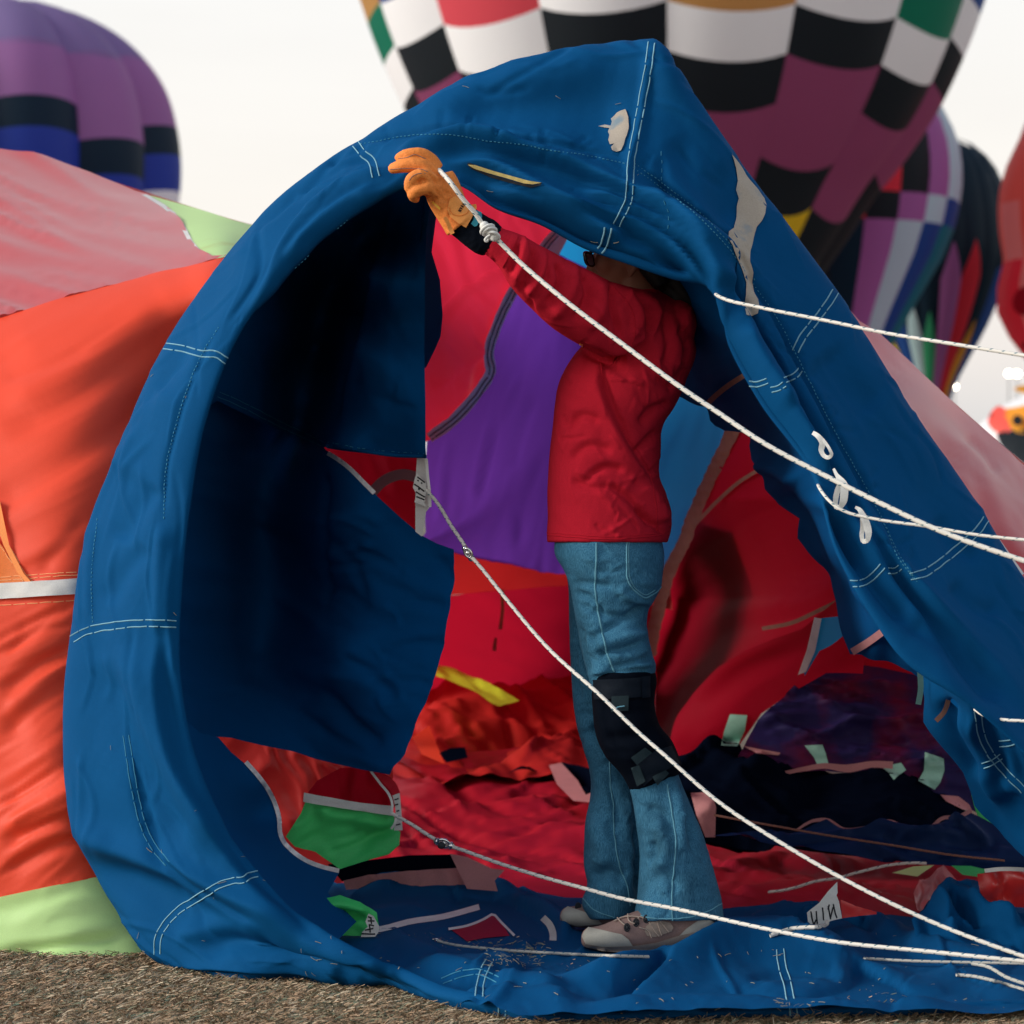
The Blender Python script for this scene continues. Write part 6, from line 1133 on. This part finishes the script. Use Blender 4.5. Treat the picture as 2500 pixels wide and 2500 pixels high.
sh_f = [('v', [(1265, 590), (1255, 640), (1245, 672)], 7, .008), ('s', [(1285, 580), (1290, 620), (1262, 690)], 16, .010), ('v', [(1310, 600), (1300, 650), (1270, 715)], 9, .012), ('s', [(1335, 610), (1330, 660), (1290, 730)], 18, .012), ('v', [(1365, 635), (1370, 690), (1335, 750)], 10, .012), ('r', [(1400, 640), (1395, 700), (1350, 780)], 16, .010), ('v', [(1430, 660), (1440, 720), (1400, 790)], 12, .012), ('r', [(1455, 680), (1470, 740), (1430, 810)], 16, .008),
        ('v', [(1492, 690), (1500, 750), (1515, 830)], 9, .012), ('r', [(1520, 700), (1560, 760), (1545, 830)], 14, .008), ('v', [(1535, 700), (1585, 770), (1580, 830), (1545, 870)], 9, .010), ('r', [(1570, 715), (1600, 760), (1585, 820), (1555, 865)], 13, .010), ('v', [(1620, 760), (1635, 830), (1630, 900)], 12, .010), ('v', [(1660, 790), (1680, 840), (1670, 900)], 10, .010),
        ('s', [(1408, 842), (1450, 858), (1500, 880), (1530, 872), (1560, 845), (1590, 820)], 34, -.022), ('v', [(1410, 846), (1455, 866), (1500, 888), (1535, 880)], 12, .018), ('v', [(1464, 872), (1470, 920), (1490, 985), (1525, 1060), (1575, 1140), (1612, 1180)], 10, .012), ('s', [(1466, 880), (1480, 960), (1520, 1050), (1600, 1165)], 40, .014),
        ('v', [(1380, 1050), (1420, 1015), (1470, 1030)], 12, .008), ('v', [(1385, 1130), (1430, 1090), (1500, 1100)], 12, .007), ('v', [(1420, 1180), (1480, 1140), (1530, 1150)], 10, .008), ('v', [(1390, 1170), (1440, 1190), (1500, 1190)], 10, .006), ('v', [(1480, 1180), (1540, 1220), (1600, 1290)], 10, .010), ('r', [(1560, 1180), (1600, 1220), (1630, 1280)], 16, .010), ('v', [(1550, 1240), (1590, 1270), (1625, 1310)], 8, .008), ('v', [(1560, 1040), (1600, 1000), (1640, 985)], 12, .010), ('v', [(1550, 1110), (1590, 1070), (1615, 1050)], 10, .009), ('v', [(1600, 920), (1640, 940), (1680, 900)], 12, .008)]
for x0, x1, y0, y1, a0, n_ in ((1250, 1420, 600, 800, 62, 16), (1420, 1560, 690, 860, 75, 18), (1560, 1690, 740, 960, 80, 18), (1360, 1620, 900, 1300, 50, 34), (1480, 1630, 1080, 1300, -40, 14)):
    for _ in range(n_):
        c0 = np.array([rj.uniform(x0, x1), rj.uniform(y0, y1)]); an = R(a0+rj.normal(0, 28)); L_ = rj.uniform(30, 100); dv = np.array([math.cos(an), math.sin(an)])*L_/2; nv_ = np.array([-dv[1], dv[0]])*rj.normal(0, .2)
        sh_f.append((rj.choice(['v', 's', 'S', 'r']), [tuple(c0-dv), tuple(c0+nv_), tuple(c0+dv)], rj.uniform(3.5, 7), rj.uniform(.0014, .0034)))
V = crease(V, Fc, [(a_, b_, c_, d_*1.5) for a_, b_, c_, d_ in sh_f], [(160, 50, 60, .004, 0, 96), (110, 14, 110, .0014, 1, 97)])
shirt = mk('shirt', V, Fc, M['shirt'], PR); bvT = bvh(shirt)
stitch('hem', bvT, [(1337, 1306), (1400, 1312), (1480, 1316), (1560, 1312), (1620, 1306)], M['shirt'], shirt, dash=400, gap=.1, w=1.3, off=.0006)
for pl in ([(1500, 700), (1545, 760), (1550, 820), (1520, 872)], [(1466, 885), (1480, 960), (1520, 1050), (1580, 1140), (1600, 1220), (1606, 1310)], [(1336, 1300), (1400, 1306), (1480, 1310), (1560, 1306), (1630, 1298)]): stitch('seam', bvT, pl, M['shirt'], shirt, dash=400, gap=.1, w=1.2, off=.0003)
decal('cuff', bvT, [(1224, 556), (1266, 574), (1250, 612), (1226, 655), (1184, 620), (1200, 592)], M['shirt'], shirt, off=.004, step=6)
for k in range(3): stitch('print', bvT, [(1411+5*k, 837+1.5*k), (1412+5*k, 844+1.5*k)], M['leather_lt'], shirt, dash=20, gap=.1, w=1.4, curve=False)
# black knit wristband and teal watch strap, then the glove
C = cr([(1118, 535, 5.655, 40, .034), (1140, 548, 5.655, 43, .037), (1165, 566, 5.655, 45, .039), (1190, 582, 5.655, 46, .040), (1206, 594, 5.658, 40, .036)], 24)
V_, F_ = rings(C[:, :3], C[:, 3], C[:, 4], 30); gw = Geo(); gw.add(V_, F_); V, Fc = remesh(gw, .005, 2); V = crease(V, Fc, wr=[(40, 12, -50, .003, 0, 98)])
wb = mk('wristband', V, Fc, M['knit'], PR)
decal('patch', bvh(wb), [(1160, 512), (1176, 518), (1177, 530), (1164, 552), (1158, 553), (1150, 546), (1156, 536)], M['teal'], wb, off=.004, step=5)
gb = Geo()
def fing(pts, r, ns=12):
    P = cr(np.column_stack([np.asarray(pts, float), np.asarray(r)]), 16); gb.add(*tube_geo(W(P[:, :3]), P[:, 3], ns)[:2]); gb.ball(W(P[-1, :3]), P[-1, 3], 6, 10)
fing([(1066, 414, 5.65), (1052, 392, 5.645), (1030, 377, 5.64), (1005, 376, 5.64), (985, 380, 5.645), (974, 385, 5.65)], [.018, .0165, .0150, .0140, .0125, .0105])
fing([(1062, 430, 5.635), (1042, 412, 5.63), (1015, 405, 5.628), (990, 405, 5.63), (970, 408, 5.635), (960, 411, 5.64)], [.018, .017, .0165, .0155, .0140, .0125])
fing([(1066, 455, 5.625), (1046, 434, 5.605), (1020, 430, 5.598), (1004, 442, 5.60), (1002, 458, 5.61), (1014, 466, 5.625), (1028, 464, 5.64)], [.019, .0175, .0165, .0155, .0145, .0135, .012])
fing([(1074, 482, 5.63), (1056, 462, 5.605), (1034, 460, 5.598), (1016, 468, 5.60), (1006, 477, 5.61), (1014, 484, 5.62)], [.018, .0165, .0150, .0140, .0125, .011])
fing([(1085, 500, 5.69), (1064, 478, 5.74), (1040, 452, 5.765), (1016, 440, 5.77), (1000, 440, 5.765)], [.022, .020, .0175, .0160, .0135])
P = cr([(1072, 425, 5.645, 34, .024), (1078, 448, 5.64, 42, .030), (1085, 475, 5.64, 45, .034), (1098, 503, 5.645, 43, .034), (1114, 530, 5.65, 42, .036), (1128, 548, 5.652, 46, .040)], 24)
gb.add(*rings(P[:, :3], P[:, 3], P[:, 4], 26))
V, Fc = remesh(gb, .0034, 2)
V = crease(V, Fc, [('v', [(1050, 400), (1062, 420), (1075, 430)], 4, .004), ('v', [(1046, 420), (1060, 440), (1070, 452)], 4, .005), ('v', [(1045, 470), (1052, 485), (1050, 500)], 5, .006), ('v', [(1060, 455), (1075, 470), (1095, 480)], 6, .004), ('v', [(1065, 462), (1080, 485), (1100, 495)], 4, .004), ('v', [(1075, 455), (1090, 470), (1105, 475)], 4, .003), ('s', [(1092, 487), (1096, 505), (1094, 530)], 8, .004), ('v', [(1045, 490), (1060, 495), (1068, 480)], 5, .005), ('v', [(1020, 450), (1030, 440), (1042, 446)], 5, .004)], [(24, 8, 40, .0015, 0, 99)])
glove = mk('glove', V, Fc, M['leather'], PR); bvG = [bvh(glove)]
bvGW = bvG+[bvh(wb)]
decal('cuff', bvGW, [(1098, 486), (1112, 478), (1130, 492), (1148, 500), (1162, 498), (1164, 508), (1156, 524), (1138, 556), (1120, 546), (1098, 528), (1092, 512)], M['leather_lt'], glove, off=.004, step=4)
ribbon('pull_tab', [(1086, 530, 5.60), (1094, 545, 5.605), (1100, 560, 5.61), (1105, 571, 5.61)], [9, 9, 10, 11], M['leather_lt'], glove, n=10)
decal('label', bvG, [(1053, 494), (1057, 491), (1076, 508), (1073, 513)], cloth('yellow_label', (.8, .42, .05), rough=.6), glove, off=.002, step=4)
bvC = [bvh(o) for o in glove.children if o.name.startswith('cuff')]
# the word printed on the cuff
STR = {'S': [(.9, .9, .1, .9), (.1, .9, .1, .5), (.1, .5, .9, .5), (.9, .5, .9, .1), (.9, .1, .1, .1)], 'V': [(.05, 1, .5, 0), (.5, 0, .95, 1)], 'A': [(.05, 0, .5, 1), (.5, 1, .95, 0), (.25, .4, .75, .4)], 'H': [(.1, 0, .1, 1), (.9, 0, .9, 1), (.1, .5, .9, .5)], 'N': [(.1, 0, .1, 1), (.1, 1, .9, 0), (.9, 0, .9, 1)]}
ux, uy = math.cos(R(-62)), math.sin(R(-62)); vx, vy = uy, -ux
for k, ch in enumerate('NVAHS'):
    for (x0, y0, x1, y1) in STR[ch]:
        f = lambda x, y: (1121+(k*6.6+x*4.6)*ux+(y-.5)*8*-vx*-1, 517+(k*6.6+x*4.6)*uy+(y-.5)*8*-vy*-1)
        stitch('print', bvC, [f(x0, y0), f(x1, y1)], M['ink'], glove, dash=50, gap=.1, w=.8, off=.0008, curve=False)
stitch('stitching', bvC, [(1096, 505), (1104, 522), (1120, 527), (1138, 522), (1148, 508)], M['leather'], glove, dash=60, gap=.1, w=1.2)
for pl in ([(952, 413), (975, 412), (1000, 411), (1030, 414), (1044, 420)], [(1000, 440), (1004, 434), (1020, 424), (1038, 424)], [(972, 388), (995, 384), (1010, 378), (1040, 388)]):
    stitch('stitching', bvG, pl, M['shoe'], glove, dash=40, gap=.2, w=.8, off=.0005)
# shoes
def shoe(secs, dx, dy, Yc, sgn=1):
    g = Geo(); rr = []
    for (x, t_, b_, h) in cr([(x, t_, b_, h*1000) for x, t_, b_, h in secs], 40)*np.array([1, 1, 1, .001]):
        x += dx; t_ += dy; b_ += dy
        th = np.linspace(0, 2*np.pi, 28, endpoint=False); cy, ry = (t_+b_)/2, (b_-t_)/2
        s_ = np.sin(th); yy = cy-ry*np.sign(s_)*np.abs(s_)**.75; c_ = np.cos(th)*np.where(s_ > 0, 1-.35*s_**2, 1)
        rr.append(W(np.stack([np.full(28, x), yy, Yc+h*c_], 1)))
    V = np.concatenate(rr); Fc = grid_faces(40, 28, False, True).tolist(); Fc.append(list(range(28))); Fc.append([39*28+k for k in range(28)][::-1]); g.add(V, Fc)
    return remesh(g, .005, 1)
secs = [(1419, 2292, 2312, .012), (1424, 2283, 2319, .028), (1434, 2275, 2325, .038), (1470, 2268, 2331, .047), (1508, 2252, 2335, .049), (1545, 2236, 2337, .047), (1600, 2222, 2334, .042), (1660, 2225, 2324, .039), (1705, 2230, 2310, .038), (1734, 2242, 2298, .03), (1745, 2258, 2286, .014)]
V, Fc = shoe(secs, 0, -10, 5.88); sh = mk('shoe', V, Fc, M['shoe'], PR); b1 = bvh(sh)
decal('sole', b1, [(1424, 2304), (1470, 2312), (1545, 2310), (1600, 2302), (1659, 2284), (1745, 2266), (1744, 2278), (1700, 2302), (1660, 2315), (1600, 2325), (1545, 2328), (1470, 2322), (1430, 2312)], M['sole'], sh, off=.005, step=5)
decal('toe_cap', b1, [(1420, 2286), (1425, 2274), (1436, 2263), (1465, 2269), (1494, 2276), (1518, 2281), (1534, 2293), (1545, 2310), (1500, 2312), (1466, 2312), (1430, 2306)], M['shoe_lt'], sh, off=.004, step=5)
decal('heel_cap', b1, [(1732, 2230), (1716, 2242), (1699, 2251), (1676, 2267), (1659, 2284), (1700, 2276), (1745, 2267), (1742, 2246)], M['shoe_lt'], sh, off=.004, step=5)
decal('side_panel', b1, [(1577, 2262), (1588, 2252), (1610, 2247), (1636, 2252), (1644, 2264), (1640, 2274), (1600, 2288), (1580, 2285), (1574, 2274)], M['sole'], sh, off=.003, step=5)
for pl in ([(1560, 2265), (1584, 2273), (1590, 2288)], [(1584, 2252), (1596, 2270), (1608, 2284)], [(1602, 2248), (1608, 2266), (1614, 2282)], [(1610, 2248), (1622, 2262), (1632, 2274)]): stitch('lace', b1, pl, M['lace'], sh, dash=60, gap=.1, w=1.3, off=.006)
for pl in ([(1508, 2242), (1516, 2252), (1530, 2262)], [(1500, 2252), (1520, 2244), (1540, 2240), (1560, 2242)], [(1534, 2235), (1535, 2248), (1550, 2256)], [(1555, 2252), (1560, 2242), (1575, 2244)]): stitch('lace', b1, pl, M['lace'], sh, dash=90, gap=.1, w=1.8, off=.004)
for x, y in ((1531, 2265), (1553, 2253), (1578, 2245)):
    h = shoot(b1, x, y)
    if h:
        th = np.linspace(0, 6.283, 14); c = np.array(h[0])+np.array(h[1])*.003; g = Geo(); g.add(*tube_geo(np.stack([c[0]+.0055*np.cos(th), np.full(14, c[1]), c[2]+.0085*np.sin(th)], 1), .0022, 6)[:2]); g.ball(c, (.004, .003, .006), 6, 8); g.out('eyelet', M['ink'], sh)
V, Fc = shoe([(x, 2290+(t_-2290)*.9, 2290+(b_-2290)*.9, h) for x, t_, b_, h in secs], -52, -62, 6.14); sh2 = mk('shoe', V, Fc, M['shoe'], PR); b2 = bvh(sh2)
decal('toe_cap', b2, [(1368, 2236), (1374, 2222), (1386, 2212), (1420, 2224), (1450, 2234), (1470, 2256), (1410, 2262), (1376, 2254)], M['shoe_lt'], sh2, off=.004, step=5)
h = shoot(b2, 1412, 2216)
if h:
    th = np.linspace(0, 6.283, 14); c = np.array(h[0])+np.array(h[1])*.003; g = Geo(); g.add(*tube_geo(np.stack([c[0]+.0055*np.cos(th), np.full(14, c[1]), c[2]+.0085*np.sin(th)], 1), .0022, 6)[:2]); g.ball(c, (.004, .003, .006), 6, 8); g.out('eyelet', M['ink'], sh2)

# ------------------------------------------------------------------ bits of dry grass stuck on the scoop
g = Geo(); rs = np.random.default_rng(5); cnt = 0
allb = bvS+[bvF]
zones = [((150, 700), (800, 2400), 26), ((700, 2450), (2280, 2490), 80), ((1000, 1560), (200, 600), 8), ((1180, 1330), (2300, 2360), 120), ((1900, 2020), (2440, 2490), 30)]
for (xa, xb), (ya, yb), n_ in zones:
    for _ in range(n_):
        x, y = rs.uniform(xa, xb), rs.uniform(ya, yb); h = shoot_any(allb, x, y)
        if not h: continue
        n3 = np.array(h[1]); tv = np.cross(n3, rs.normal(size=3)); tv /= np.linalg.norm(tv); L = rs.uniform(.005, .02); c = np.array(h[0])+n3*.002; bd = np.cross(n3, tv)*rs.uniform(-.05, .05)
        P = [c+tv*L*(s-.5)+bd*L*(1-(2*s-1)**2)+n3*.0008*(1-(2*s-1)**2) for s in np.linspace(0, 1, 5)]
        g.add(*tube_geo(P, rs.uniform(.0003, .0008), 4)[:2])
tag(g.out('straw_bits', M['straw'], None, smooth=False), 'scraps of dry grass clinging to the blue cloth', 'straw', kind='stuff')
